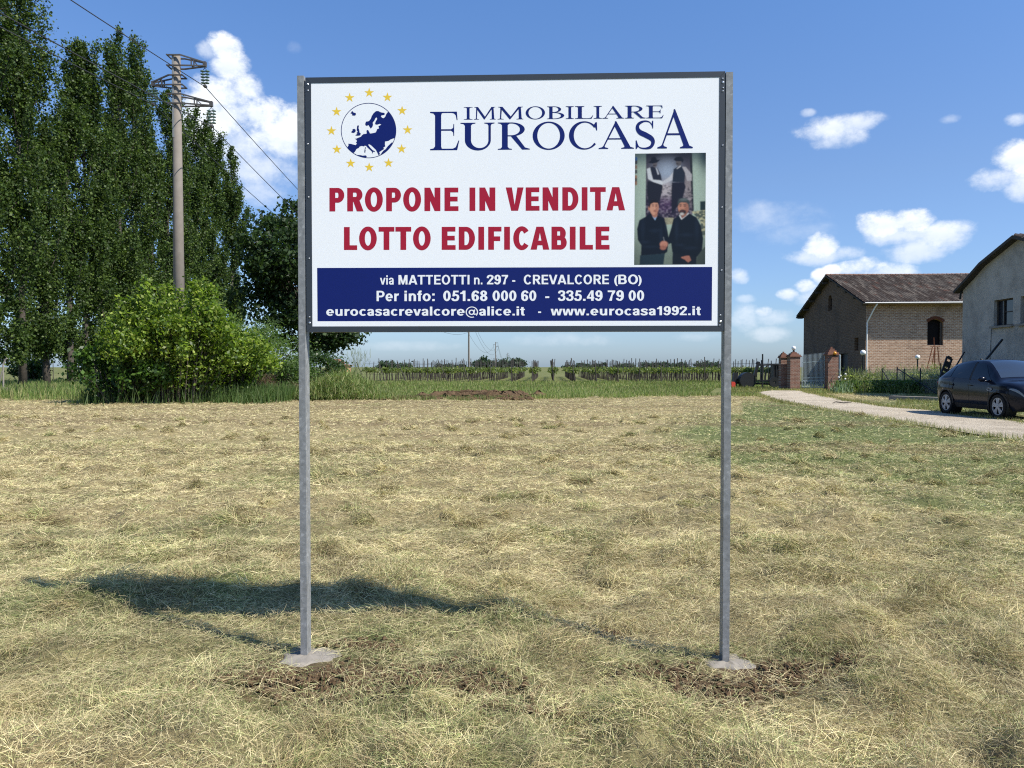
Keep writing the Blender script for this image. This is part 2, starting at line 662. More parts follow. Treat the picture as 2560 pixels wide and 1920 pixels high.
def hfield(x, y):
    x = np.asarray(x, dtype=np.float64)
    y = np.asarray(y, dtype=np.float64)
    h = (fbm(x * .9, y * 1.4, 11, 3) - .5) * .17 + (fbm(x * 3.1, y * 3.3, 12, 3) - .5) * .12 + (fbm(x * 8.0, y * 8.0, 13, 2) - .5) * .035
    for tx, ty, tr_, th in TUFT:
        h = h + th * np.exp(-((x - tx) ** 2 + (y - ty) ** 2) / (2 * tr_ * tr_))
    sm = np.zeros(np.shape(x))
    for g in (gnd(765, 1645), gnd(1818, 1660)):
        sm = np.maximum(sm, np.exp(-((x - g.x) ** 2 + (y - g.y) ** 2) / (2 * .33 ** 2)))
    h = h * (1 - np.clip(sm * 1.25, 0, 1))
    h = h - .02 * soilmask(x, y) * (1 - np.clip(sm * 1.6, 0, 1))
    return h * sstep(60 - y, 0, 20)


# road outline on the ground (metres)
ROAD_PX = [(2760, 1150), (2560, 1103), (2364, 1075), (2240, 1053), (2102, 1032), (2022, 1018), (1928, 1000), (1885, 983),
           (1930, 976), (2000, 977), (2029, 983), (2124, 1003), (2240, 1019), (2354, 1030), (2440, 1042), (2560, 1058), (2760, 1092)]
ROAD = [gnd(a, b) for a, b in ROAD_PX]


def in_poly(x, y, poly):
    x = np.asarray(x)
    y = np.asarray(y)
    inside = np.zeros(x.shape, dtype=bool)
    n = len(poly)
    for i in range(n):
        x0, y0 = poly[i][0], poly[i][1]
        x1, y1 = poly[(i + 1) % n][0], poly[(i + 1) % n][1]
        if y0 == y1:
            continue
        c = ((y0 > y) != (y1 > y)) & (x < (x1 - x0) * (y - y0) / (y1 - y0) + x0)
        inside ^= c
    return inside


def far_edge(x):
    """distance at which the mown field ends"""
    x = np.asarray(x, dtype=np.float64)
    return 38.5 + 1.2 * np.sin(x * .35) + 6.0 * sstep(x, 3, 14) + (vnoise(x * 1.7, x * 0, 5) - .5) * 1.6


def greenness(x, y):
    """how green the mown grass is at a place on the field"""
    x = np.asarray(x, dtype=np.float64)
    y = np.asarray(y, dtype=np.float64)
    u = x / np.maximum(y, 1)
    g = sstep(u, .15, .32) * sstep(y, 10.5, 14.5) * sstep(42 - y - 10 * (u < .3), 2, 14) * 1.35
    g = g + .75 * sstep(u, .40, .62) * sstep(y, 6.5, 9.5)
    n = fbm(x * .35, y * .55, 31, 4)
    n2 = fbm(x * 1.3, y * 1.9, 33, 4)
    g = g * (0.55 + .9 * n)
    g = g + (.55 * sstep(n, .52, .76) + .5 * sstep(n2, .55, .76)) * (1 - .65 * sstep(y, 10, 15))
    g = g - .5 * sstep(y, 17, 21) * (u < .15) * sstep(33 - y, 0, 6)
    return np.clip(g, 0, 1)


def mown_albedo(x, y):
    g = greenness(x, y)[:, None]
    straw = np.array([.45, .365, .185])
    green = np.array([.175, .205, .070])
    brown = np.array([.235, .165, .090])
    band = fbm(np.asarray(x) * .07, np.asarray(y) * .9, 41, 3)
    b = (.95 * sstep(band, .48, .68) * sstep(np.asarray(y), 9, 14))[:, None]
    c = straw * (1 - g) + green * g
    c = c * (1 - .55 * b) + brown * .55 * b
    return c


# ------------------------------------------------------------------ ground, meadow, field, road
def groundmat():
    m, nt = mat_new('meadow_ground')
    p = pos(nt)
    n1 = nt.noise(p, .35, 6.0, .6)
    n2 = nt.noise(p, 3.0, 5.0, .65)
    n3 = nt.noise(p, .02, 4.0, .5)
    c = nt.ramp(nt.m('ADD', nt.m('MULTIPLY', n1, .55), nt.m('MULTIPLY', n2, .45)), [(.3, (.060, .078, .022)), (.5, (.115, .130, .038)), (.72, (.20, .185, .075))])
    c = nt.mix(nt.m('MULTIPLY', smooth(nt, n3, .45, .65), .5), c, (.21, .19, .09, 1))
    out(nt, principled(nt, c, .95, .15, normal=bump(nt, n2, .6, .05)))
    return m


mb = MB()
R = 3500
ringr = [0, 12, 30, 60, 120, 300, 800, 1800, R]
vs = [(0, 0, -.16)]
fs = []
NR = 64
for r_ in ringr[1:]:
    for k in range(NR):
        t = 2 * math.pi * k / NR
        vs.append((r_ * math.cos(t), r_ * math.sin(t), -.16 if r_ <= 30 else -.012 if r_ > 60 else -.05))
for k in range(NR):
    fs.append((0, 1 + k, 1 + (k + 1) % NR))
for i in range(len(ringr) - 2):
    for k in range(NR):
        k2 = (k + 1) % NR
        fs.append((1 + i * NR + k, 1 + (i + 1) * NR + k, 1 + (i + 1) * NR + k2, 1 + i * NR + k2))
mb.add(vs, fs)
tag(mb.build('ground', groundmat()), 'green and straw coloured flat farmland reaching to the horizon', 'ground', kind='structure')

ny, nx = 420, 420
yy = 1.2 * (46.0 / 1.2) ** (np.linspace(0, 1, ny))
ss = np.linspace(-1, 1, nx)
Y2, S2 = np.meshgrid(yy, ss, indexing='ij')
X2 = S2 * (Y2 * 1.0 + 2.5)
Z2 = hfield(X2.ravel(), Y2.ravel())
fx, fy = X2.ravel(), Y2.ravel()
edge = far_edge(fx)
Z2 = np.where(fy > edge + .4, -.3, Z2 - .015)
Z2 = np.where(in_poly(fx, fy, ROAD), -.05, Z2)
alb = mown_albedo(fx, fy) * (.55 + .6 * fbm(fx * 9, fy * 9, 51, 3))[:, None] * .85
near = sstep(14 - fy, 0, 8)[:, None]
alb = alb * (1 - .12 * near)
sm = soilmask(fx, fy)[:, None]
alb = alb * (1 - sm) + np.array([.105, .068, .038]) * sm * (.6 + .8 * fbm(fx * 20, fy * 20, 52, 3))[:, None]
i, j = np.meshgrid(np.arange(ny - 1), np.arange(nx - 1), indexing='ij')
a = (i * nx + j).ravel()
Fq = np.stack([a, a + 1, a + nx + 1, a + nx], 1)
fo = np_mesh('field', np.stack([fx, fy, Z2], 1), Fq, M['fieldsoil'], None, alb, True)
tag(fo, 'mown field of cut and drying grass in front of the camera', 'field', kind='structure')


def gravelmat():
    m, nt = mat_new('gravel_road')
    p = pos(nt)
    n1 = nt.noise(p, 26.0, 6.0, .75)
    n2 = nt.noise(p, .7, 4.0, .6)
    vo = nt.n('ShaderNodeTexVoronoi')
    nt.l(p, vo.inputs['Vector'])
    vo.inputs['Scale'].default_value = 34.0
    c = nt.ramp(nt.m('ADD', nt.m('MULTIPLY', n1, .6), nt.m('MULTIPLY', vo.outputs['Distance'], .5)), [(.32, (.14, .11, .07)), (.47, (.40, .335, .245)), (.72, (.62, .54, .42))])
    c = nt.mix(nt.m('MULTIPLY', smooth(nt, n2, .42, .7), .45), c, (.235, .19, .13, 1))
    out(nt, principled(nt, c, .95, .2, normal=bump(nt, n1, 1.0, .05)))
    return m


# subdivide the road outline into a smooth strip
def catmull(pts, per=6):
    o_ = []
    n = len(pts)
    for k in range(n - 1):
        p0, p1, p2, p3 = pts[max(k - 1, 0)], pts[k], pts[k + 1], pts[min(k + 2, n - 1)]
        for s in range(per):
            t = s / per
            o_.append(0.5 * ((2 * p1) + (p2 - p0) * t + (2 * p0 - 5 * p1 + 4 * p2 - p3) * t * t + (3 * p1 - p0 - 3 * p2 + p3) * t ** 3))
    o_.append(pts[-1])
    return o_


nearE = catmull(ROAD[:8], 10)
farE = catmull(list(reversed(ROAD[8:])), 10)
NS = 60


def resamp(pl, n):
    L = [0]
    for k in range(1, len(pl)):
        L.append(L[-1] + (pl[k] - pl[k - 1]).length)
    o_ = []
    for q in np.linspace(0, L[-1], n):
        k = min(int(np.searchsorted(L, q)), len(pl) - 1)
        k = max(k, 1)
        t = (q - L[k - 1]) / max(L[k] - L[k - 1], 1e-6)
        o_.append(pl[k - 1].lerp(pl[k], t))
    return o_


rn, rf = resamp(nearE, NS), resamp(farE, NS)
mb = MB()
vs, fs = [], []
NC = 8
for k in range(NS):
    wob = (vnoise(np.array([k * .8]), np.array([3.3]), 8)[0] - .5) * .35
    for q in range(NC + 1):
        t = q / NC
        p = rn[k].lerp(rf[k], t)
        if q == 0:
            p = p + (rn[k] - rf[k]).normalized() * wob
        vs.append((p.x, p.y, .012 + .012 * math.sin(k * .7 + q)))
for k in range(NS - 1):
    for q in range(NC):
        a0 = k * (NC + 1) + q
        fs.append((a0, a0 + 1, a0 + NC + 2, a0 + NC + 1))
mb.add(vs, fs)
tag(mb.build('road', gravelmat(), None, True), 'pale gravel track curving from the gate to the right edge', 'road', kind='structure')

# ------------------------------------------------------------------ the sign board
DL, DR = 4.24, 4.15
PL_ = at(760, 900, DL)
PR_ = at(1815, 900, DR)
U_ = Vector((PR_.x - PL_.x, PR_.y - PL_.y, 0)).normalized()
NV = Vector((U_.y, -U_.x, 0))          # outward normal, towards the camera
ZV = Vector((0, 0, 1))


def pln(px, py, off=0.0):
    """where a sight line meets the face of the panel, lifted off it by off"""
    d = ray(px, py)
    c = Vector((0, 0, CAMH))
    k = (PL_ - c).dot(NV) / d.dot(NV)
    return c + d * k + NV * off


# board root
rootp = (pln(760, 1643) + pln(1815, 1660)) / 2
sign = thing('billboard_sign', (rootp.x, rootp.y, 0), 'large white estate agent billboard with blue and red lettering on two galvanised posts', 'billboard')

# frame in the panel plane: outer and inner corner pixels
FO = [pln(761.8, 190.1), pln(1814, 182.4), pln(1808.5, 828.3), pln(769, 830.3)]
FI = [pln(775.4, 204.6), pln(1799, 197), pln(1797, 815.3), pln(780, 816.6)]
# square the frame up in the plane


def uv(p):
    q = p - PL_
    return q.dot(U_), p.z


def P3(u, z, off=0.0):
    q = PL_ + U_ * u
    return Vector((q.x, q.y, z)) + NV * off


uo0 = (uv(FO[0])[0] + uv(FO[3])[0]) / 2
uo1 = (uv(FO[1])[0] + uv(FO[2])[0]) / 2
zo1 = (uv(FO[0])[1] + uv(FO[1])[1]) / 2
zo0 = (uv(FO[2])[1] + uv(FO[3])[1]) / 2
FW = .031
ui0, ui1, zi0, zi1 = uo0 + FW, uo1 - FW, zo0 + FW, zo1 - FW
FD = .042   # frame depth
mb = MB()
fo_ = [(uo0, zo0), (uo1, zo0), (uo1, zo1), (uo0, zo1)]
fi_ = [(ui0, zi0), (ui1, zi0), (ui1, zi1), (ui0, zi1)]
for k in range(4):
    g = .0006
    a, b = fo_[k], fo_[(k + 1) % 4]
    c, d = fi_[(k + 1) % 4], fi_[k]
    cen = Vector((sum(q[0] for q in (a, b, c, d)) / 4, sum(q[1] for q in (a, b, c, d)) / 4))
    quad = []
    for (u, z) in (a, b, c, d):
        if k % 2 == 0:
            u += g * (1 if u < cen.x else -1)
        else:
            z += g * (1 if z < cen.y else -1)
        quad.append((u, z))
    mb.prism([P3(u, z, .0016) for u, z in quad], -NV * FD)
frame = mb.build('frame', M['frame'], sign)
frame['label'] = 'dark grey mitred metal frame'
mb = MB()
mb.prism([P3(u, z, 0) for u, z in fi_], -NV * .006)
panel = mb.build('panel', M['panel'], sign)
panel['label'] = 'white printed panel'

# posts: box channels, side lit by the sun
PW, PD = .0365, .075
posts = []
for (pxt, ptop, pxb, pyb) in ((752.6, 189.6, 760.5, 1643), (1822.3, 180.5, 1818.5, 1660)):
    u0 = uv(pln(pxt, 400))[0]
    ztop = uv(pln(pxt, ptop))[1]
    mb = MB()
    c = P3(u0, ztop / 2 - .1, -PD / 2 + .004)
    Mx = Matrix((U_, -NV, ZV)).transposed()
    # a C channel: face, two flanges
    th = .004
    mb.box(P3(u0, ztop / 2 - .1, .004 - th / 2), (PW, th, ztop + .2), M=Mx)
    mb.box(P3(u0 - PW / 2 + th / 2, ztop / 2 - .1, .004 - th - (PD - th) / 2), (th, PD - th, ztop + .2), M=Mx)
    mb.box(P3(u0 + PW / 2 - th / 2, ztop / 2 - .1, .004 - th - (PD - th) / 2), (th, PD - th, ztop + .2), M=Mx)
    posts.append(mb.build('post', M['galv'], sign))
    # concrete footing
    mb = MB()
    base = P3(u0, 0, -PD / 2)
    vs, fs = [], []
    n = 40
    rx, ry = (.17, .15) if u0 < 1 else (.135, .12)
    prof = [(0, .000), (.45, -.002), (.8, -.007), (.93, -.012), (1.0, -.04)]
    for (q, z) in prof:
        for k in range(n):
            t = 2 * math.pi * k / n
            rr = q * (1 + .13 * math.sin(3 * t + 1.2 + u0) + .08 * math.sin(7 * t) + .04 * math.sin(13 * t + 2))
            zz = z + (.004 * math.sin(5 * t + q * 4) + .003 * math.sin(11 * t + q * 9) if q > 0 else 0)
            vs.append(base + Vector((rx * rr * math.cos(t) + .02, ry * rr * math.sin(t) - .015, zz)))
    for a in range(len(prof) - 1):
        for k in range(n):
            k2 = (k + 1) % n
            fs.append((a * n + k, a * n + k2, (a + 1) * n + k2, (a + 1) * n + k))
    mb.add(vs, fs)
    mb.build('footing', M['concrete'], sign, True)

# screws on the frame
for (px_, py_, r_) in ((769.5, 211, .0052), (770, 226.5, .004), (769.7, 360.5, .004), (771.5, 493, .004), (773, 646, .004), (774, 792.5, .004), (774.5, 807, .0058),
                       (1806.5, 196.5, .004), (1807.5, 206, .0062), (1807.5, 219.5, .004), (1807, 227.8, .004), (1806.5, 363.5, .004), (1804.5, 518.5, .004), (1803.5, 676, .004),
                       (1801, 788, .0045), (1800.5, 804, .0062), (1799, 813, .004)):
    p = pln(px_, py_)
    mb = MB()
    mb.lathe(p + NV * .0018, NV, [(0, r_ * 1.1), (.0012, r_), (.0024, r_ * .7), (.003, .0003)], 10)
    mb.build('screw', M['screw'], frame)

# ---- lettering
def lerp(a, b, t):
    return a + (b - a) * t


def ell(cx, cy, rx, ry, a0, a1, n=28):
    return [(cx + rx * math.cos(math.radians(lerp(a0, a1, k / n))), cy + ry * math.sin(math.radians(lerp(a0, a1, k / n)))) for k in range(n + 1)]


def stem(x0, x1, sl, sr, top=True, bot=True, t=3.2, y0=0, y1=100):
    """vertical stem x0..x1 with bracketed serifs reaching sl..sr"""
    p = []
    if bot:
        p += [(sl, y0), (sr, y0), (sr, y0 + t), (x1 + (sr - x1) * .35, y0 + t + 1.5), (x1, y0 + t + 7)]
    else:
        p += [(x0, y0), (x1, y0)]
    if top:
        p += [(x1, y1 - t - 7), (x1 + (sr - x1) * .35, y1 - t - 1.5), (sr, y1 - t), (sr, y1), (sl, y1), (sl, y1 - t), (x0 + (sl - x0) * .35, y1 - t - 1.5), (x0, y1 - t - 7)]
    else:
        p += [(x1, y1), (x0, y1)]
    if bot:
        p += [(x0, y0 + t + 7), (x0 + (sl - x0) * .35, y0 + t + 1.5), (sl, y0 + t)]
    return p


def stroke(pts, wid, n=8):
    P = [Vector((a, b, 0)) for a, b in pts]
    c = catmull(P, n)
    ws = np.interp(np.linspace(0, 1, len(c)), np.linspace(0, 1, len(wid)), wid)
    L, Rr = [], []
    for k, p in enumerate(c):
        d = (c[min(k + 1, len(c) - 1)] - c[max(k - 1, 0)]).normalized()
        nrm = Vector((-d.y, d.x, 0))
        L.append((p.x + nrm.x * ws[k] / 2, p.y + nrm.y * ws[k] / 2))
        Rr.append((p.x - nrm.x * ws[k] / 2, p.y - nrm.y * ws[k] / 2))
    return L + Rr[::-1]


def sans(ch, s, h):
    """pieces, width, left and right bearing of a heavy grotesque letter; capitals are 100 tall"""
    B = 9.5
    R_ = lambda x0, y0, x1, y1: [(x0, y0), (x1, y0), (x1, y1), (x0, y1)]

    def band(cx, cy, rx, ry, a0, a1, s_=None, h_=None, n=26):
        s_, h_ = s_ or s, h_ or h
        return ell(cx, cy, rx, ry, a0, a1, n) + ell(cx, cy, rx - s_, ry - h_, a1, a0, n)

    def oval(cx, cy, rx, ry, s_=None, h_=None):
        s_, h_ = s_ or s, h_ or h
        return ('ring', ell(cx, cy, rx, ry, 0, 360, 40)[:-1], ell(cx, cy, rx - s_, ry - h_, 0, 360, 40)[:-1])
    m = (s + h) / 2
    X = 73.0
    if ch == ' ': return [], 22, 0, 0
    if ch == 'I': return [R_(0, 0, s, 100)], s, B, B
    if ch == 'L': return [R_(0, 0, s, 100), R_(s, 0, 62, h)], 62, B, 3
    if ch == 'E': return [R_(0, 0, s, 100), R_(s, 0, 65, h), R_(s, 50 - h * .45, 61, 50 + h * .55), R_(s, 100 - h, 64, 100)], 65, B, 5
    if ch == 'F': return [R_(0, 0, s, 100), R_(s, 44 - h * .3, 56, 44 + h * .7), R_(s, 100 - h, 62, 100)], 62, B, 3
    if ch == 'T': return [R_(0, 100 - h, 74, 100), R_(37 - s / 2, 0, 37 + s / 2, 100 - h)], 74, 2.5, 2.5
    if ch == 'N': return [R_(0, 0, s, 100), R_(74 - s, 0, 74, 100), [(0, 100), (s * .98, 100), (74, 0), (74 - s * .98, 0)]], 74, B, B
    if ch == 'M': return [R_(0, 0, s, 100), R_(90 - s, 0, 90, 100), [(1, 100), (s * 1.35, 100), (45 + s * .38, 0), (45 - s * .38, 0)], [(89, 100), (90 - s * 1.35, 100), (45 - s * .38, 0), (45 + s * .38, 0)]], 90, B, B
    if ch == 'V': return [[(0, 100), (s * 1.08, 100), (42, 26), (84 - s * 1.08, 100), (84, 100), (42 + s * .60, 0), (42 - s * .60, 0)]], 84, .5, .5
    if ch == 'A': return [[(0, 0), (s * 1.08, 0), (44, 74), (88 - s * 1.08, 0), (88, 0), (44 + s * .62, 100), (44 - s * .62, 100)], [(18, 19), (70, 19), (66, 19 + h), (22, 19 + h)]], 88, .5, .5
    if ch in 'PR':
        y0 = 37 if ch == 'P' else 41
        ry = (100 - y0) / 2
        w_ = 69 if ch == 'P' else 71
        pcs = [R_(0, 0, s, 100), R_(s, 100 - h, w_ - 31, 100), R_(s, y0, w_ - 31, y0 + h), band(w_ - 31.2, y0 + ry, 31, ry, 90, -90)]
        if ch == 'R':
            pcs.append([(w_ * .46 - 5, y0 + 2), (w_ * .46 + s * .9, y0 + 6), (w_ + 5, 0), (w_ + 4 - s * 1.12, 0)])
        return pcs, w_ + (0 if ch == 'P' else 4), B, 4 if ch == 'P' else 1
    if ch == 'B': return [R_(0, 0, s, 100), R_(s, 100 - h, 40, 100), R_(s, 51 - h * .5, 40, 51 + h * .5), R_(s, 0, 42, h), band(39.8, 75.5 - h * .25, 27, 24.5 + h * .25, 90, -90, s * .98, h), band(41.8, 25.5 + h * .25, 29.5, 25.5 + h * .25, 90, -90)], 71, B, 5
    if ch == 'D': return [R_(0, 0, s, 100), R_(s, 100 - h, 34, 100), R_(s, 0, 34, h), band(33.8, 50, 42, 50, 90, -90)], 76, B, 6
    if ch == 'O': return [oval(41.5, 50, 41.5, 52)], 83, 6, 6
    if ch == 'C': return [band(40, 50, 40, 52, 38, 322, s, h, 40)], 75, 6, 5
    if ch == '0': return [oval(28, 50, 28, 51)], 56, 4, 4
    if ch == '1': return [R_(22, 0, 22 + s, 100), [(2, 68), (2, 80), (14, 85), (22, 100), (22 + s * .9, 100), (22 + s * .9, 68)]], 22 + s, 3, 9
    if ch == '2': return [stroke([(7, 66), (10, 84), (28, 93), (46, 84), (46, 66), (30, 42), (9, 12)], [m, m, h, m, m, m, m], 6), R_(0, 0, 55, h)], 55, 4, 4
    if ch == '3': return [stroke([(7, 72), (12, 88), (28, 93), (44, 84), (43, 66), (30, 54), (20, 53)], [m, m, h, m, m, h, h], 6), stroke([(20, 54), (36, 51), (47, 36), (43, 15), (27, 7), (11, 12), (6, 29)], [h, h, m, m, h, m, m], 6)], 55, 4, 4
    if ch == '4': return [R_(33, 0, 33 + s * .98, 100), R_(0, 21, 58, 21 + h), [(0, 36), (s * .95, 36), (40, 100), (33, 100)]], 58, 3, 3
    if ch == '5': return [R_(12, 100 - h, 52, 100), [(12, 100), (12 + s * .8, 100), (6 + s * .9, 46), (5, 46)], stroke([(9, 50), (27, 60), (45, 50), (47, 30), (40, 12), (25, 7), (10, 12), (6, 27)], [h, h, m, m, m, h, m, m], 6)], 55, 4, 4
    if ch == '6': return [oval(28, 31, 27, 32.5), stroke([(10, 34), (10, 66), (20, 88), (34, 93), (46, 84), (48, 74)], [s, s, m, h, m, m], 6)], 55, 4, 4
    if ch == '9': return [oval(28, 69, 27, 32.5), stroke([(46, 66), (46, 34), (36, 12), (22, 7), (10, 16), (8, 26)], [s, s, m, h, m, m], 6)], 55, 4, 4
    if ch == '7': return [R_(0, 99.5 - h, 55, 99.5), [(55, 99), (55 - s * 1.05, 92), (10, 0), (10 + s * 1.05, 0), (36, 50), (55, 84)]], 55, 4, 3
    if ch == '8': return [oval(28, 75, 25, 26, s * .95, h * .9), oval(28, 28, 28, 29.5, s, h)], 56, 4, 4
    if ch == '.': return [R_(0, 0, s, 19)], s, 7, 7
    if ch == ':': return [R_(0, 0, s, 19), R_(0, 54, s, X)], s, 8, 8
    if ch == '-': return [R_(0, 27, 34, 27 + h * 1.05)], 34, 4, 4
    if ch == '(': return [band(40, 37, 40, 66, 118, 242, s * .9, 4)], 22, 4, 2
    if ch == ')': return [band(-18, 37, 40, 66, -62, 62, s * .9, 4)], 22, 2, 4
    if ch == 'i': return [R_(0, 0, s, X), R_(0, 83, s, 100)], s, 7, 7
    if ch == 'l': return [R_(0, 0, s, 100)], s, 7, 7
    if ch == 'o': return [oval(32, X / 2, 32, X / 2 + 1.5, s, h * .95)], 64, 4.5, 4.5
    if ch == 'c': return [band(31, X / 2, 31, X / 2 + 1.5, 42, 318, s, h * .95, 34)], 57, 4.5, 3
    if ch == 'e': return [band(31, X / 2, 31, X / 2 + 1.5, 0, 318, s, h * .95, 36), R_(s * .6, 29, 61, 29 + h * .8)], 62, 4.5, 4.5
    if ch == 'n': return [R_(0, 0, s, X), R_(58 - s, 0, 58, 48), band(31, 46, 27, 28.5, 0, 158, s, h, 22)], 58, 8, 7
    if ch == 'u': return [R_(58 - s, 0, 58, X), R_(0, 25, s, X), band(27, 27, 27, 28.5, 180, 338, s, h, 22)], 58, 7, 8
    if ch == 'r': return [R_(0, 0, s, X), [(s * .8, 40), (s * .8, 62), (s * 1.2, 71), (40, 75), (40, 57), (s * 1.45, 54)]], 40, 8, 1.5
    if ch == 'f': return [R_(9, 0, 9 + s, 82), R_(0, X - h * .8, 38, X), stroke([(9 + s / 2, 78), (12 + s / 2, 92), (26 + s / 2, 93)], [s, m, h], 6)], 38, 1.5, 1.5
    if ch == 't': return [R_(9, 16, 9 + s, 93), R_(0, X - h * .8, 38, X), stroke([(9 + s / 2, 22), (12 + s / 2, 8), (26 + s / 2, 7)], [s, m, h], 6)], 38, 1.5, 2.5
    if ch == 'v': return [[(0, X), (s * 1.05, X), (31, 24), (62 - s * 1.05, X), (62, X), (31 + s * .55, 0), (31 - s * .55, 0)]], 62, .8, .8
    if ch == 'w': return [[(0, X), (s, X), (25, 26), (36, X), (54, X), (65, 26), (90 - s, X), (90, X), (65 + s * .52, 0), (65 - s * .52, 0), (45, 50), (25 + s * .52, 0), (25 - s * .52, 0)]], 90, .8, .8
    if ch == 's': return [stroke([(51, 54), (43, 64), (28, 67), (13, 62), (13, 48), (28, 39), (44, 30), (44, 13), (28, 6), (12, 9), (4, 21)], [m * .95, h, h, m, m, m, m, m, h, h, m * .95], 6)], 55, 3.5, 3.5
    if ch == 'a': return [R_(53 - s, 0, 53, 50), stroke([(7, 52), (14, 64), (28, 67), (41, 62), (53 - s / 2, 46)], [m, m, h, m, s], 6), stroke([(46, 39), (26, 36), (11, 28), (12, 12), (24, 6), (40, 12), (48, 22)], [h * .8, h * .9, m, m, h, h, h * .7], 6)], 56, 4.5, 3.5
    if ch == '@': return [band(50, 38, 50, 62, -40, 292, 9, 9, 44), oval(48, 36, 24, 29, 11, 11), stroke([(72, 66), (66, 26), (74, 12), (86, 22)], [11, 10, 9, 6], 6)], 100, 4, 4
    return [R_(0, 0, s, 50)], s, 4, 4


class Ink:
    """flat printed shapes on the panel, one mesh"""
    def __init__(self, base=.00025):
        self.mb = MB()
        self.off = base

    def poly(self, pts, step=True):
        """closed outline in photo pixels"""
        self.mb.add([pln(x, y, self.off) for x, y in pts], [tuple(range(len(pts)))])
        if step:
            self.off += .00004
        return self

    def ring(self, outer, inner):
        n = len(outer)
        self.mb.add([pln(x, y, self.off) for x, y in outer + inner], [(k, (k + 1) % n, n + (k + 1) % n, n + k) for k in range(n)])
        self.off += .00004
        return self

    def word(self, body, xl, xr, base, top, s=19, h=16):
        """heavy sans word fitted between xl and xr; base/top = ((x, y), (x, y)) sloping lines"""
        items, x = [], 0.0
        for ch in body:
            pcs, w_, lb, rb = sans(ch, s, h)
            items.append((pcs, x + lb))
            x += lb + w_ + rb
        lo = items[0][1]
        hi = x - rb
        sc = (xr - xl) / (hi - lo)

        def mp(q, ox):
            px_ = xl + (ox - lo + q[0]) * sc
            b_ = lerp(base[0][1], base[1][1], (px_ - base[0][0]) / (base[1][0] - base[0][0]))
            t_ = lerp(top[0][1], top[1][1], (px_ - top[0][0]) / (top[1][0] - top[0][0]))
            return (px_, lerp(b_, t_, q[1] / 100))
        o0 = self.off
        for pcs, ox in items:
            self.off = o0
            for pc in pcs:
                if pc[0] == 'ring':
                    self.ring([mp(q, ox) for q in pc[1]], [mp(q, ox) for q in pc[2]])
                else:
                    self.poly([mp(q, ox) for q in pc])
        self.off = o0
        return self

    def build(self, name, mat, parent):
        o = self.mb.build(name, mat, parent, recalc=False)
        me = o.data
        # all faces look at the camera side
        flip = [p.index for p in me.polygons if p.normal.dot(NV) < 0]
        if flip:
            import bmesh
            bm = bmesh.new()
            bm.from_mesh(me)
            bm.faces.ensure_lookup_table()
            bmesh.ops.reverse_faces(bm, faces=[bm.faces[k] for k in flip])
            bm.to_mesh(me)
            bm.free()
        return o


def z3(x, y, ox, oy, s):
    return (ox + x / s, oy + y / s)


# red lines
zl = lambda x, y: z3(x, y, 800, 430, 2.836)
for (lineb, linet, words) in (
        ((zl(67, 280), zl(2163, 272)), (zl(67, 113), zl(2163, 107)), (('PROPONE', 67, 982), ('IN', 1060, 1243), ('VENDITA', 1317, 2163))),
        ((zl(170, 553), zl(2053, 550)), (zl(170, 390), zl(2053, 387)), (('LOTTO', 170, 785), ('EDIFICABILE', 863, 2053)))):
    for wd, a, b in words:
        ink = Ink()
        ink.word(wd, zl(a, 0)[0], zl(b, 0)[0], lineb, linet, 27, 20.5)
        ink.build('red_lettering', M['inkred'], panel)
# blue band
zb = lambda x, y: z3(x, y, 760, 640, 2.011)
ink = Ink(.0002)
ink.poly([zb(66, 60), zb(2052, 55), zb(2050, 325), zb(68, 328)])
band = ink.build('blue_band', M['inkblue'], panel)
for (yb, yt, words) in (
        (142.5, 95, (('via', 382, 452), ('MATTEOTTI', 475, 832), ('n.', 855, 897), ('297', 920, 1026), ('-', 1047, 1062), ('CREVALCORE', 1105, 1533), ('(BO)', 1560, 1697))),
        (226, 174, (('Per', 365, 477), ('info:', 505, 657), ('051.68', 700, 922), ('000', 948, 1068), ('60', 1092, 1168), ('-', 1213, 1233), ('335.49', 1278, 1500), ('79', 1527, 1607), ('00', 1632, 1710))),
        (299, 254, (('eurocasacrevalcore@alice.it', 112, 1110), ('-', 1177, 1192), ('www.eurocasa1992.it', 1240, 1995)))):
    for wd, a, b in words:
        ink = Ink(.0005)
        sl = lambda y: (zb(100, y + 1.5), zb(2000, y - 1.8))
        small = wd in ('via', 'n.')
        ink.word(wd, zb(a, 0)[0], zb(b, 0)[0], sl(yb), sl(yb - 46 if small else yt), 17 if small else 19.5, 14 if small else 16)
        ink.build('white_lettering', M['inkwhite'], panel)

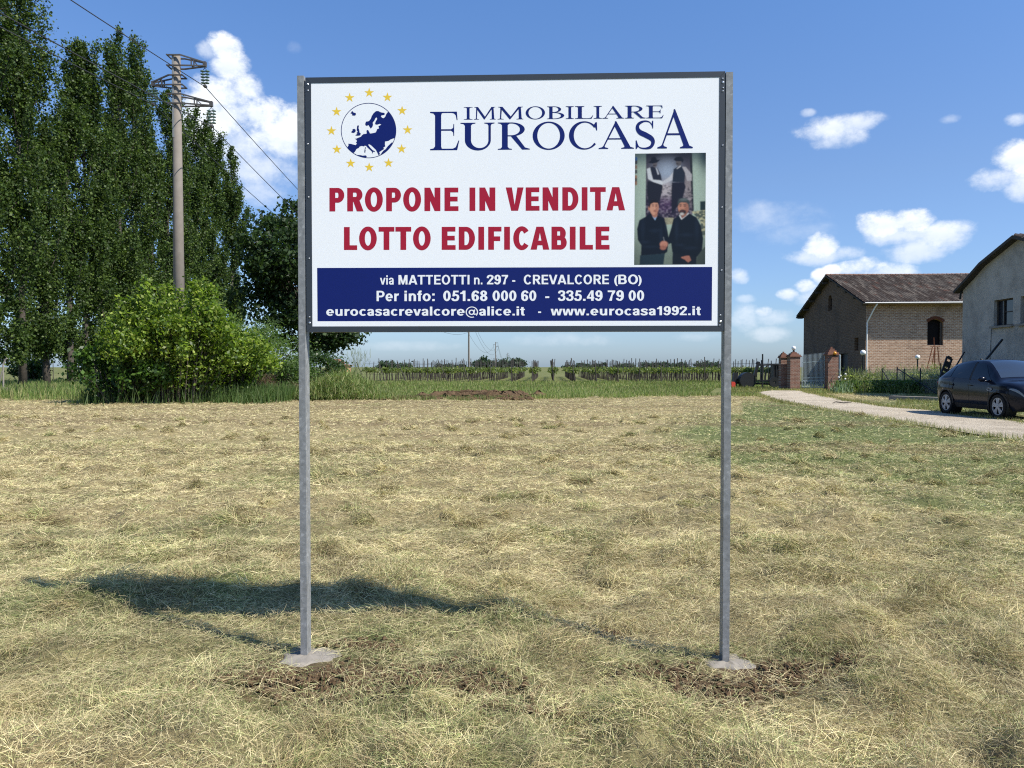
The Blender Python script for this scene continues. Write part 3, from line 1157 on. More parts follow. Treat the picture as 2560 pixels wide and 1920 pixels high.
# serif capitals, drawn in a 100 x 100 box
G = {}
G['I'] = [stem(34, 66, 0, 100)]
G['E'] = [stem(17, 38, 0, 44, top=True), [(38, 96.5), (38, 100), (92, 100), (94, 78), (91, 78), (88, 90), (82, 95), (74, 96.5)],
          [(38, 50.5), (38, 54.5), (72, 54.5), (79, 58), (80, 68), (82.5, 68), (82.5, 37), (80, 37), (79, 46), (72, 50.5)],
          [(38, 0), (38, 4), (78, 4), (88, 8), (97, 25), (100, 25), (93, 0)]]
G['L'] = [stem(17, 38, 0, 52), [(38, 0), (38, 4), (76, 4), (88, 9), (97, 27), (100, 27), (92, 0)]]
G['U'] = [[(0, 100), (0, 97), (9, 95), (13, 89), (13, 35)] + [(51 - 38 * math.cos(math.radians(a)), 36 - 38 * math.sin(math.radians(a))) for a in range(0, 181, 8)] + [(89, 38), (89, 89), (92, 95), (100, 97), (100, 100), (70, 100), (70, 97), (79, 95), (82, 89), (82, 38)] +
          [(56.5 + 25.5 * math.cos(math.radians(a)), 36 - 29 * math.sin(math.radians(a))) for a in range(0, 181, 8)] + [(31, 36), (31, 89), (35, 95), (44, 97), (44, 100)]]
G['O'] = [('ring', ell(50, 50, 50, 52, 0, 360, 48)[:-1], ell(50, 50, 35.5, 47, 0, 360, 48)[:-1])]
G['C'] = [ell(52, 50, 52, 52, 38, 322, 44) + ell(55, 50, 38.5, 47, 325, 36, 44), [(91, 98), (96, 98), (97, 68), (94, 68), (91, 78), (84, 86), (86, 90)]]
G['R'] = [stem(13, 31, 0, 44), ell(42, 74.5, 42, 25.5, 90, -90, 24) + [(31, 49), (31, 53)] + ell(42, 74.5, 27, 21.5, -90, 90, 24) + [(31, 96), (31, 100)],
          [(40, 50), (58, 50), (85, 8), (100, 3), (100, 0), (76, 0)]]
G['B'] = [stem(13, 32, 0, 36), ell(40, 76, 42, 24, 90, -90, 24) + [(32, 52), (32, 55)] + ell(40, 76, 26, 20.5, -90, 90, 24) + [(32, 96.5), (32, 100)],
          ell(42, 26.5, 58, 26.5, 90, -90, 24) + [(32, 0), (32, 3.5)] + ell(42, 26.5, 39, 22.5, -90, 90, 24) + [(32, 49.5), (32, 52.8)]]
G['A'] = [[(50, 100), (90, 7), (100, 3), (100, 0), (64, 0), (64, 3), (73, 6), (73, 10), (46, 80), (46, 100)],
          [(46.5, 96), (46.5, 82), (17, 10), (18, 6), (27, 3), (27, 0), (0, 0), (0, 3), (9, 6), (13, 10)], [(24, 34), (27, 38.5), (66, 38.5), (67.5, 34)]]
G['M'] = [[(0, 0), (0, 3), (7, 5), (9.5, 10), (11, 90), (8, 95), (2, 97), (2, 100), (19, 100), (17, 90), (14, 10), (16, 5), (24, 3), (24, 0)],
          [(19, 100), (53, 18), (49, 0), (46.5, 0), (14, 82)],
          [(49, 0), (82, 82), (81, 100), (80, 100), (50.5, 22)],
          [(73, 0), (73, 3), (80, 5), (82, 10), (81, 100), (98, 100), (98, 97), (92, 95), (90, 90), (93, 10), (95, 5), (100, 3), (100, 0)]]
G['S'] = [stroke([(86, 80), (70, 96), (45, 99), (20, 90), (13, 75), (24, 60), (52, 49), (80, 36), (87, 22), (76, 6), (50, 0.5), (22, 5), (8, 24)], [3, 4, 6, 12, 17, 19, 20, 19, 17, 12, 6, 4, 3], 6),
          [(83, 101), (88, 101), (88, 73), (85, 73), (80, 86)], [(5, -1), (10, -1), (18, 9), (9, 30), (5, 30)]]
zs = lambda x, y: z3(x, y, 1040, 220, 2.6976)


def glyph(ink, ch, x0, x1, b0, t0, sl=-.0075):
    for pc in G[ch]:
        def mp(p):
            x = lerp(x0, x1, p[0] / 100)
            y = lerp(b0, t0, p[1] / 100) + 0
            return zs(x, y + sl * (x - x0) * 1.0)
        if pc[0] == 'ring':
            ink.ring([mp(p) for p in pc[1]], [mp(p) for p in pc[2]])
        else:
            ink.poly([mp(p) for p in pc])


ink = Ink()
base2 = lambda x: 214 - (x - 322) * .0085
for ch, a, b in (('I', 322, 382), ('M', 390, 538), ('M', 550, 725), ('O', 740, 870), ('B', 884, 1000), ('I', 1010, 1065), ('L', 1072, 1195), ('I', 1198, 1255), ('A', 1257, 1405), ('R', 1410, 1550), ('E', 1552, 1670)):
    bb = base2(a)
    glyph(ink, ch, a, b, bb, bb - 85)
ink.build('serif_lettering', M['inkblue'], panel)
ink = Ink()
base3 = lambda x: 420.5 - (x - 95) * .0083
for ch, a, b, tall in (('E', 95, 292, 260), ('U', 300, 530, 184), ('R', 552, 768, 184), ('O', 787, 1003, 184), ('C', 1032, 1228, 184), ('A', 1232, 1470, 186), ('S', 1475, 1617, 186), ('A', 1628, 1867, 264)):
    bb = base3(a)
    glyph(ink, ch, a, b, bb, bb - tall)
ink.build('serif_lettering', M['inkblue'], panel)

# globe emblem and ring of stars
zg = lambda x, y: z3(x, y, 740, 180, 3.95)
CX, CY, CR = 717, 578, 272
ink = Ink()
cir = lambda r, n=96: [zg(CX + r * math.cos(2 * math.pi * k / n), CY + r * math.sin(2 * math.pi * k / n)) for k in range(n)]
ink.ring(cir(CR + 1), cir(CR - 5.5))


def arc(a0, a1, r=CR - 3, n=20):
    return [(CX + r * math.cos(math.radians(lerp(a0, a1, k / n))), CY + r * math.sin(math.radians(lerp(a0, a1, k / n)))) for k in range(n + 1)]


EUR = [(685, 525), (684, 508), (692, 490), (720, 485), (740, 460), (748, 435), (765, 408), (790, 386), (812, 385), (840, 399), (870, 403), (879, 414), (872, 424), (848, 428), (838, 436), (850, 452), (866, 456), (882, 440), (890, 418), (900, 404)] + arc(-44, 16) + \
      [(955, 658), (935, 666), (915, 680), (880, 686), (878, 715), (882, 735), (864, 745), (868, 762), (845, 776), (822, 792), (830, 808), (818, 826), (808, 806), (800, 790), (790, 770), (765, 745), (740, 722), (718, 711), (716, 724), (732, 746), (757, 771), (781, 784), (774, 792), (762, 786), (758, 802), (750, 806), (753, 790), (735, 772), (708, 748), (693, 730), (680, 727), (672, 735), (650, 730), (630, 736), (620, 750), (598, 760), (590, 776), (580, 790)] + \
      arc(124, 141) + [(512, 735), (520, 722), (516, 708), (545, 710), (575, 719), (590, 722), (601, 706), (592, 695), (603, 682), (596, 668), (580, 659), (598, 657), (612, 650), (640, 640), (650, 626), (668, 612), (690, 611), (700, 604), (696, 586), (700, 572), (714, 575), (722, 590), (731, 607), (746, 606), (770, 601), (786, 597), (796, 580), (800, 565), (821, 556), (814, 537), (843, 518), (826, 512), (800, 521), (780, 515), (786, 490), (802, 464), (797, 448), (785, 456), (774, 480), (758, 500), (761, 522), (754, 543), (738, 559), (726, 541), (716, 524), (700, 533)]
ink.poly([zg(*p) for p in EUR])
for pl in ([(604, 534), (612, 525), (622, 530), (618, 555), (625, 575), (628, 598), (640, 606), (635, 626), (612, 630), (588, 628), (590, 620), (606, 611), (597, 601), (610, 590), (600, 575), (602, 555)],
           [(548, 600), (549, 585), (560, 576), (558, 565), (575, 560), (590, 571), (588, 590), (574, 602)],
           [(538, 408), (546, 398), (550, 390), (560, 386), (568, 400), (590, 405), (592, 425), (575, 432), (553, 428), (556, 414)],
           [(678, 762), (688, 767), (685, 795), (675, 795)], [(683, 742), (690, 745), (689, 758), (680, 756)],
           arc(122, 95, CR - 4) + [(700, 832), (688, 823), (660, 826), (630, 820), (603, 820), (585, 808)],
           arc(67, 28, CR - 4) + [(952, 690), (930, 710), (905, 735), (885, 762), (862, 778), (845, 800), (835, 815)]):
    ink.poly([zg(*p) for p in pl])
ink.build('globe_emblem', M['inkblue'], panel)
for (sx, sy) in ((723, 203), (903, 248), (1048, 380), (1102, 570), (1043, 758), (914, 897), (723, 940), (540, 900), (404, 762), (350, 580), (401, 390), (530, 252)):
    ink = Ink()
    pts = []
    for k in range(10):
        r_ = 50 if k % 2 == 0 else 19.5
        t = math.radians(-90 + 36 * k)
        pts.append(zg(sx + r_ * math.cos(t), sy + 2 + r_ * math.sin(t)))
    ink.poly(pts)
    ink.build('star', M['inkyellow'], panel)

# ---- printed picture: its own ink, one grid of coloured points
GW, GH = 180, 284
gx, gy = np.meshgrid(np.linspace(455, 1370, GW), np.linspace(120, 1565, GH))
img = np.zeros((GH, GW, 3))


def paint(mask, col, a=1.0):
    global img
    m_ = (mask * a)[..., None]
    img = img * (1 - m_) + np.array(srgb(*col)[:3]) * m_


def polym(pts):
    s = 0
    for dx, dy in ((-1.6, -1.2), (1.6, -1.2), (0, 1.6), (1.4, 1.4), (-1.4, .6)):
        s = s + in_poly(gx + dx, gy + dy, pts).astype(float)
    return s / 5


def ellm(cx, cy, rx, ry, soft=.12):
    d = np.sqrt(((gx - cx) / rx) ** 2 + ((gy - cy) / ry) ** 2)
    return 1 - sstep(d, 1 - soft, 1 + soft)


fullm = np.ones((GH, GW))
paint(fullm, (176, 190, 174))
paint(sstep(gy, 350, 120) * .8, (96, 112, 110))
paint(sstep(gx, 1230, 1370) * sstep(gy, 500, 120), (52, 72, 76))
paint(sstep(gy, 900, 1500) * .8, (118, 126, 112))
for k, (c, y0) in enumerate((((50, 100, 160), 165), ((60, 40, 40), 210), ((150, 110, 90), 270), ((70, 60, 60), 330), ((170, 120, 90), 400), ((90, 70, 60), 440), ((160, 110, 80), 480))):
    paint(polym([(455, y0), (484, y0), (484, y0 + 48), (455, y0 + 48)]), c, .9)
poster = [(597, 122), (1188, 118), (1196, 400), (1218, 860), (1150, 1040), (597, 1046)]
pm = polym(poster)
paint(pm, (88, 82, 90))
paint(pm * sstep(gy, 300, 120) * .9, (44, 42, 50))
paint(pm * ellm(870, 360, 150, 140, .95) * .85, (172, 182, 196))
paint(pm * sstep(gy, 500, 780), (60, 48, 66))
paint(pm * ellm(860, 600, 85, 125, .7) * .9, (190, 180, 180))
paint(pm * ellm(850, 785, 100, 100, .7) * .7, (100, 70, 104))
paint(pm * ellm(1160, 600, 70, 220, .5) * .8, (160, 148, 146))
paint(polym([(1160, 120), (1192, 118), (1218, 860), (1196, 860)]), (52, 52, 52))
n1 = fbm(gx * .04, gy * .06, 71, 4)
paint(pm * sstep(gy, 520, 620) * sstep(n1, .52, .75) * .35, (196, 186, 190))
paint(pm * sstep(gy, 480, 560) * sstep(n1, .46, .3) * .7, (40, 32, 46))
# two men of the old picture
dk = (36, 36, 44)
paint(polym([(620, 480), (800, 490), (816, 560), (780, 740), (630, 745), (615, 600)]), (40, 36, 44))
paint(polym([(608, 320), (655, 300), (690, 430), (805, 480), (832, 500), (812, 530), (690, 490), (625, 450)]), (206, 206, 206))
paint(polym([(650, 300), (690, 285), (750, 315), (790, 400), (804, 470), (690, 460), (668, 380)]), (48, 48, 58))
paint(polym([(720, 300), (745, 320), (770, 390), (750, 400)]), (186, 186, 190))
paint(ellm(712, 258, 30, 44, .2), (112, 104, 104))
paint(polym([(622, 238), (660, 214), (664, 180), (690, 163), (720, 168), (738, 204), (782, 202), (742, 238), (684, 252)]), (30, 28, 34))
paint(ellm(705, 274, 22, 5, .4), (40, 36, 38))
paint(polym([(936, 500), (1092, 500), (1112, 560), (1062, 745), (935, 905), (930, 600)]), (38, 32, 44))
paint(polym([(952, 360), (946, 465), (836, 520), (808, 492), (900, 425)]), (196, 194, 196))
paint(polym([(1056, 300), (1110, 298), (1192, 398), (1190, 480), (1130, 482), (1110, 410)]), (178, 172, 172))
paint(polym([(956, 325), (1000, 300), (1056, 284), (1104, 380), (1096, 500), (940, 492), (946, 400)]), (46, 50, 60))
paint(polym([(990, 322), (1045, 280), (1052, 292), (1000, 326)]), (212, 208, 208))
paint(ellm(1020, 240, 36, 46, .2), (108, 100, 98))
paint(polym([(956, 200), (985, 172), (1050, 166), (1086, 208), (1070, 246), (1052, 226), (975, 222)]), (34, 32, 38))
paint(ellm(1002, 258, 18, 5, .4), (36, 32, 34))
# right-hand shelf things
paint(polym([(1300, 748), (1370, 746), (1370, 862), (1302, 864)]), (46, 62, 58))
paint(polym([(1190, 880), (1370, 860), (1370, 1200), (1330, 1180), (1300, 1000)]), (96, 104, 92))
paint((n1 > .52) * polym([(1190, 880), (1370, 860), (1370, 1250), (1330, 1180), (1300, 1000)]), (190, 184, 150))
paint(polym([(1270, 1450), (1370, 1330), (1370, 1565), (1250, 1565)]), (84, 92, 82))
paint(polym([(840, 955), (960, 955), (950, 1042), (860, 1046)]) * (.5 + n1 * .6), (176, 170, 140))
# two men in front
nav = (13, 19, 32)
paint(polym([(530, 1440), (850, 1420), (832, 1565), (524, 1565)]), (44, 62, 70))
paint(polym([(600, 938), (650, 898), (740, 918), (832, 962), (868, 1060), (890, 1170), (898, 1262), (880, 1400), (850, 1420), (542, 1442), (546, 1310), (500, 1240), (488, 1100), (516, 985)]), nav)
paint(polym([(668, 890), (752, 890), (745, 940), (718, 985), (690, 945)]), (176, 126, 104))
paint(polym([(682, 930), (716, 960), (742, 935), (722, 990)]), (150, 178, 206))
paint(ellm(706, 822, 60, 94, .06), (204, 154, 128))
paint(ellm(735, 850, 26, 60, .5) * .5, (150, 98, 80))
paint(ellm(640, 830, 12, 28, .3), (186, 132, 110))
paint(polym([(638, 830), (642, 760), (668, 728), (720, 722), (768, 748), (772, 800), (752, 762), (700, 758), (662, 776), (652, 820)]), (40, 30, 28))
for ex in (690, 738):
    paint(ellm(ex, 800, 13, 5, .4), (60, 36, 30))
    paint(ellm(ex, 783, 17, 4, .4), (66, 44, 36))
paint(ellm(716, 866, 24, 5, .5), (128, 66, 60))
paint(ellm(718, 832, 8, 12, .7) * .6, (232, 186, 160))
paint(polym([(950, 1390), (1268, 1400), (1252, 1565), (948, 1565)]), (26, 30, 38))
paint(polym([(955, 978), (1030, 924), (1165, 905), (1255, 955), (1310, 1060), (1342, 1230), (1328, 1380), (1258, 1472), (1150, 1440), (1060, 1450), (945, 1400), (930, 1285), (900, 1300), (884, 1240), (930, 1090)]), (15, 21, 31))
for (fx_, fy_, rx_, ry_) in ((560, 1090, 26, 150), (720, 1120, 60, 24), (800, 1180, 20, 110), (660, 1330, 90, 16), (590, 1270, 60, 20), (1000, 1120, 22, 130), (1260, 1090, 26, 150), (1120, 1180, 80, 22), (1180, 1350, 90, 20), (1050, 1310, 60, 16), (860, 1060, 12, 70)):
    paint(ellm(fx_, fy_, rx_, ry_, .9) * .38, (44, 56, 74))
paint(polym([(1028, 930), (1060, 985), (1160, 905), (1150, 890), (1066, 960), (1040, 915)]), (206, 206, 204))
paint(polym([(1048, 915), (1130, 905), (1125, 925), (1066, 968)]), (150, 104, 86))
paint(ellm(1084, 818, 70, 108, .06), (190, 138, 114))
paint(ellm(1128, 830, 26, 80, .5) * .5, (130, 84, 70))
paint(polym([(1014, 812), (1010, 745), (1042, 710), (1105, 700), (1156, 734), (1166, 800), (1154, 842), (1147, 785), (1122, 762), (1052, 758), (1028, 778)]), (74, 80, 78))
paint(ellm(1085, 722, 50, 16, .8) * .6, (120, 128, 124))
paint(ellm(1075, 885, 46, 34, .3), (58, 44, 40))
paint(ellm(1066, 908, 28, 18, .4), (192, 184, 176))
paint(ellm(1070, 874, 22, 4, .5), (120, 64, 58))
for ex in (1046, 1100):
    paint(ellm(ex, 806, 14, 5, .4), (48, 32, 28))
    paint(ellm(ex, 788, 20, 5, .4), (70, 60, 54))
paint(ellm(836, 1300, 52, 44, .2), (196, 140, 118))
paint(ellm(826, 1345, 40, 28, .3), (170, 116, 96))
for k in range(4):
    paint(ellm(812 + k * 22, 1316, 3, 30, .5) * .6, (120, 70, 60))
paint(polym([(1058, 1468), (1120, 1452), (1165, 1450), (1190, 1510), (1150, 1540), (1105, 1500), (1062, 1480)]), (180, 124, 104))
paint(polym([(826, 1205), (834, 1205), (846, 1260), (838, 1262)]), (150, 150, 150))

for _ in range(2):
    k_ = img.copy()
    k_[1:-1] = (img[:-2] + 2 * img[1:-1] + img[2:]) / 4
    img = k_.copy()
    k_[:, 1:-1] = (img[:, :-2] + 2 * img[:, 1:-1] + img[:, 2:]) / 4
    img = k_
vig = np.clip(1.08 - .55 * (((gx - 912) / 560) ** 4 + ((gy - 842) / 860) ** 4), .4, 1.1)
img = np.clip(img, 0, 1) ** 1.18 * .92 * vig[..., None]
img *= (.88 + .24 * fbm(gx * .09, gy * .09, 77, 3))[..., None]
zp = lambda x, y: z3(x, y, 1500, 360, 5.183)
cor = [zp(455, 125), zp(1372, 113), zp(1363, 1560), zp(443, 1567)]
tu = (np.arange(GW) / (GW - 1))
tv = (np.arange(GH) / (GH - 1))
Vp = np.zeros((GH, GW, 3))
c3 = [np.array(pln(x, y, .0003)) for x, y in cor]
for r_ in range(GH):
    l_ = c3[0] + (c3[3] - c3[0]) * tv[r_]
    q_ = c3[1] + (c3[2] - c3[1]) * tv[r_]
    Vp[r_] = l_[None] + (q_ - l_)[None] * tu[:, None]
i, j = np.meshgrid(np.arange(GH - 1), np.arange(GW - 1), indexing='ij')
a = (i * GW + j).ravel()
m, nt = mat_new('printed_picture')
vc = nt.n('ShaderNodeVertexColor', layer_name='albedo')
out(nt, principled(nt, vc.outputs[0], .3, .4))
np_mesh('picture_print', Vp.reshape(-1, 3), np.stack([a, a + GW, a + GW + 1, a + 1], 1), m, panel, img.reshape(-1, 3))
bpy.data.objects['picture_print']['label'] = 'printed picture of two men shaking hands before an old photograph'

# ------------------------------------------------------------------ blades
def blades(name, P, yaw, pitch, L, W, bend, col, mat, tipk=.35, colvar=None, roll=None, parent=None):
    """ribbons of two quads each; arrays of the same length"""
    n = len(P)
    d = np.stack([np.cos(yaw) * np.cos(pitch), np.sin(yaw) * np.cos(pitch), np.sin(pitch)], 1)
    s = np.stack([-np.sin(yaw), np.cos(yaw), np.zeros(n)], 1)
    u = np.cross(d, s)
    if roll is None:
        roll = rng.uniform(-1.1, 1.1, n)
    wv = s * np.cos(roll)[:, None] + u * np.sin(roll)[:, None]
    b2 = rng.uniform(-1, 1, n) * bend
    V = np.zeros((n, 6, 3))
    for k, t in enumerate((0., .5, 1.)):
        c = P + d * (L * t)[:, None] + np.array([0, 0, 1.]) * (bend * L * (t if False else (4 * t * (1 - t) * .5)))[:, None] + s * (b2 * L * t * t)[:, None]
        ww = (W * (1 - (1 - tipk) * t) * .5)[:, None] * wv
        V[:, 2 * k] = c - ww
        V[:, 2 * k + 1] = c + ww
    idx = np.arange(n)[:, None] * 6
    F = np.concatenate([idx + np.array([0, 1, 3, 2]), idx + np.array([2, 3, 5, 4])], 0)
    C = np.repeat(col, 6, axis=0)
    return np_mesh(name, V.reshape(-1, 3), F, mat, parent, C)


# --- cut hay lying on the field
def hay(n, d0, d1, power, name, label):
    t = rng.random(n)
    q = power
    D = (d0 ** q + (d1 ** q - d0 ** q) * t) ** (1 / q)
    X = rng.uniform(-1, 1, n) * (D * .80 + .9)
    Y = D + rng.normal(0, .05, n)
    keep = (Y < far_edge(X) + .3) & ~in_poly(X, Y, ROAD) & (Y > 2.2)
    # keep clear of the concrete and thin out over bare soil
    smk = soilmask(X, Y)
    keep &= rng.random(n) > smk * .62
    for g, r_ in ((gnd(775, 1645), .15), (gnd(1825, 1664), .115)):
        dd = np.hypot((X - g.x), (Y - g.y) * 1.15)
        keep &= (dd > r_) | (rng.random(n) < .02)
    dens = fbm(X * 1.8, Y * 2.2, 61, 3)
    keep &= rng.random(n) < .50 + 1.0 * dens
    X, Y = X[keep], Y[keep]
    n = len(X)
    g = greenness(X, Y)
    tm = tuftmask(X, Y)
    Z = hfield(X, Y) + rng.uniform(-.012, .02, n) + .045 * tm * rng.random(n)
    flow = fbm(X * 1.1, Y * 1.3, 62, 3) * 9.0
    yaw = flow + rng.normal(0, 1.15, n) + np.pi * rng.integers(0, 2, n)
    pitch = rng.normal(.06, .22 + .35 * tm, n)
    stub = rng.random(n) < (.10 + .12 * g)
    pitch = np.where(stub, rng.uniform(.6, 1.4, n), pitch)
    sc = np.clip(Y / 5.0, .8, 5.0)
    L = rng.uniform(.025, .105, n) * (1 + .12 * (sc - 1)) * np.where(rng.random(n) < .05, 1.8, 1)
    L = np.where(stub, L * .38, L)
    W = rng.uniform(.0012, .0030, n) * sc ** .95
    bend = rng.uniform(-.05, .22, n)
    # colours: bleached straw, yellow-green, green, brown
    pal = np.array([[.69, .595, .345], [.56, .47, .26], [.42, .335, .19], [.51, .49, .23], [.32, .345, .145], [.17, .21, .075], [.19, .14, .08]])
    pw0 = np.array([.27, .25, .18, .13, .05, .01, .11])
    pw1 = np.array([.08, .10, .07, .22, .30, .20, .03])
    pr = pw0[None] * (1 - g[:, None]) + pw1[None] * g[:, None]
    band = fbm(X * .07, Y * .9, 41, 3)
    bb = (.95 * sstep(band, .48, .68) * sstep(Y, 9, 14))[:, None]
    pr = pr * (1 - .6 * bb) + .6 * bb * np.array([.08, .22, .38, .04, .03, .0, .25])[None]
    pr = pr * (1 - .55 * tm[:, None]) + .55 * tm[:, None] * np.array([.06, .10, .18, .06, .16, .18, .26])[None]
    cs = np.cumsum(pr, 1)
    cs /= cs[:, -1:]
    k = (rng.random(n)[:, None] > cs).sum(1)
    mat_ = fbm(X * 3.6, Y * 3.6, 64, 3)
    C = pal[np.clip(k, 0, 6)] * (rng.uniform(.72, 1.14, n) * (.52 + .96 * mat_) * (.88 + .42 * fbm(X * .05, Y * 1.3, 65, 3)))[:, None]
    o = blades(name, np.stack([X, Y, Z], 1), yaw, pitch, L, W, bend, C, M['hay'])
    tag(o, label, 'cut grass', kind='stuff')


hay(420000, 2.4, 7.0, 1.25, 'hay', 'loose dry cut grass lying over the near field')
hay(360000, 6.8, 16.0, 1.15, 'hay', 'dry cut grass lying over the middle of the field')
hay(320000, 15.5, 49.0, 1.1, 'hay', 'dry cut grass lying over the far part of the field')

# --- matted heaps where the cut grass has been combed together
HP, HY, HT, HL, HW, HC = [], [], [], [], [], []
cr = np.random.default_rng(21)
hpal = np.array([[.70, .59, .32], [.58, .48, .25], [.40, .31, .16], [.52, .49, .21], [.31, .33, .13], [.17, .20, .07], [.17, .12, .065]])
for c_ in range(440):
    D = 2.7 + 22 * cr.random() ** 1.45
    cx_ = cr.uniform(-.78, .78) * D
    big = c_ < len(BIGHEAP)
    if big:
        cx_, D = BIGHEAP[c_][0], BIGHEAP[c_][1]
    if float(soilmask(np.array([cx_]), np.array([D]))[0]) > .25 or in_poly(np.array([cx_, cx_ - .4]), np.array([D, D - .4]), ROAD).any():
        continue
    if min(math.hypot(cx_ - gnd(775, 1645).x, D - gnd(775, 1645).y), math.hypot(cx_ - gnd(1825, 1664).x, D - gnd(1825, 1664).y)) < .3:
        continue
    R1, R2 = cr.uniform(.07, .22), cr.uniform(.05, .13)
    hh = cr.uniform(.03, .095)
    if big:
        R1, R2, hh = BIGHEAP[c_][2] * 1.0, BIGHEAP[c_][2] * .7, .11
    th = cr.uniform(0, 3.14)
    nb_ = int(260 * (R1 / .14) * min(1, 7 / D + .25))
    a_ = cr.uniform(0, 2 * np.pi, nb_)
    q_ = np.sqrt(cr.random(nb_))
    ex, ey = R1 * q_ * np.cos(a_), R2 * q_ * np.sin(a_)
    X_ = cx_ + ex * math.cos(th) - ey * math.sin(th)
    Y_ = D + ex * math.sin(th) + ey * math.cos(th)
    Z_ = hfield(X_, Y_) + hh * (1 - q_ ** 2) * cr.uniform(.2, 1.0, nb_)
    yaw0 = cr.uniform(0, 6.28)
    HP.append(np.stack([X_, Y_, Z_], 1))
    HY.append(yaw0 + cr.normal(0, .6, nb_))
    HT.append(cr.normal(-.05, .35, nb_))
    sc_ = np.clip(D / 5, .8, 4) ** .95
    HL.append(cr.uniform(.05, .19, nb_) * (1 + .1 * (sc_ - 1)))
    HW.append(cr.uniform(.0013, .0034, nb_) * sc_)
    g_ = float(greenness(np.array([cx_]), np.array([D]))[0])
    kind_ = cr.random()
    wt_ = np.array([.12, .18, .26, .10, .08, .04, .22]) if kind_ < .5 else np.array([.10, .12, .10, .20, .24, .20, .04]) if kind_ < .5 + .3 * g_ + .12 else np.array([.36, .28, .14, .14, .04, .0, .04])
    HC.append(hpal[cr.choice(7, nb_, p=wt_ / wt_.sum())] * cr.uniform(.7, 1.15, nb_)[:, None] * cr.uniform(.75, 1.05))
o = blades('hay_heaps', np.concatenate(HP), np.concatenate(HY), np.concatenate(HT), np.concatenate(HL), np.concatenate(HW), rng.uniform(-.05, .5, sum(map(len, HL))), np.concatenate(HC), M['hay'])
tag(o, 'small matted heaps of combed cut grass scattered over the field', 'cut grass', kind='stuff')

# --- soil crumbs around the footings
mb = MB()
for g, sx, sy in _sp:
    for k in range(int(210 * sx / .3)):
        a = random.gauss(0, .55) * sx
        b = random.gauss(0, .55) * sy
        r_ = random.choice((.004, .005, .006, .008, .008, .010, .010, .014, .018)) * random.uniform(.8, 1.2)
        x, y = g.x + a, g.y + b
        dd = min(math.hypot(x - gnd(775, 1645).x, y - gnd(775, 1645).y), math.hypot(x - gnd(1825, 1664).x, y - gnd(1825, 1664).y))
        if dd < .17:
            continue
        z = float(hfield(np.array([x]), np.array([y]))[0])
        n_, m_ = 6, 4
        b0 = len(mb.v)
        mb.sphere((x, y, z + r_ * .25), r_, n_, m_, 0, (random.uniform(.8, 1.5), random.uniform(.8, 1.4), random.uniform(.5, .9)))
        for q in range(b0, len(mb.v)):
            p = mb.v[q]
            mb.v[q] = (p[0] + random.uniform(-.3, .3) * r_, p[1] + random.uniform(-.3, .3) * r_, p[2] + random.uniform(-.3, .3) * r_)
tag(mb.build('soil_crumbs', M['soil'], None, False, False), 'loose brown earth crumbs dug out around the sign posts', 'soil', kind='stuff')

# --- soil mound and strip at the far edge of the field
mb = MB()
for k in range(1100):
    if k < 500:
        g = gnd(random.gauss(1200, 42), 996 - abs(random.gauss(0, 2)))
        r_ = random.uniform(.10, .36)
    else:
        g = gnd(random.uniform(820, 1330), random.uniform(993, 999.5))
        r_ = random.uniform(.04, .15)
    b0 = len(mb.v)
    mb.sphere((g.x, g.y, r_ * .2), r_, 7, 5, 0, (1.3, 1.1, .7))
    for q in range(b0, len(mb.v)):
        p = mb.v[q]
        mb.v[q] = (p[0] + random.uniform(-.25, .25) * r_, p[1] + random.uniform(-.25, .25) * r_, p[2] + random.uniform(-.25, .25) * r_)
tag(mb.build('soil_heap', M['soil'], None, False, False), 'low heap of dug brown earth at the far edge of the field', 'soil', kind='stuff')


# --- tall grass
def grass(name, label, X, Y, Lr, Wk, cols, mat='grass', lean=.35, z0=0.0, heads=0.0):
    n = len(X)
    P = np.stack([X, Y, np.full(n, z0 - .02)], 1)
    yaw = rng.uniform(0, 2 * np.pi, n)
    pitch = np.pi / 2 - np.abs(rng.normal(0, lean, n))
    L = rng.uniform(Lr[0], Lr[1], n) * (.6 + .8 * fbm(X * .5, Y * .5, 66, 3))
    W = rng.uniform(.7, 1.3, n) * Wk * np.clip(Y / 40., .5, 3)
    cols = np.array(cols)
    C = cols[rng.integers(0, len(cols), n)] * rng.uniform(.7, 1.25, n)[:, None]
    pt = fbm(X * .22, Y * .22, 68, 3)[:, None]
    C = C * (.65 + .7 * pt)
    o = blades(name, P, yaw, pitch, L, W, rng.uniform(0, .3, n), C, M[mat], .25)
    return tag(o, label, 'grass', kind='stuff')


GR = [[.12, .175, .04], [.16, .215, .055], [.20, .24, .08], [.29, .27, .125]]
n = 70000
Y = rng.uniform(37.5, 84, n)
X = rng.uniform(-1, 1, n) * 3 + rng.uniform(-.42, .36, n) * Y
k = (Y > far_edge(X) - .2) & ~((X > 11) & (Y < 58) & (X > .30 * Y - 2)) & ~in_poly(X, Y, ROAD)
grass('tall_grass', 'tall green grass between the mown field and the vineyard', X[k], Y[k], (.07, .27), .026, GR)
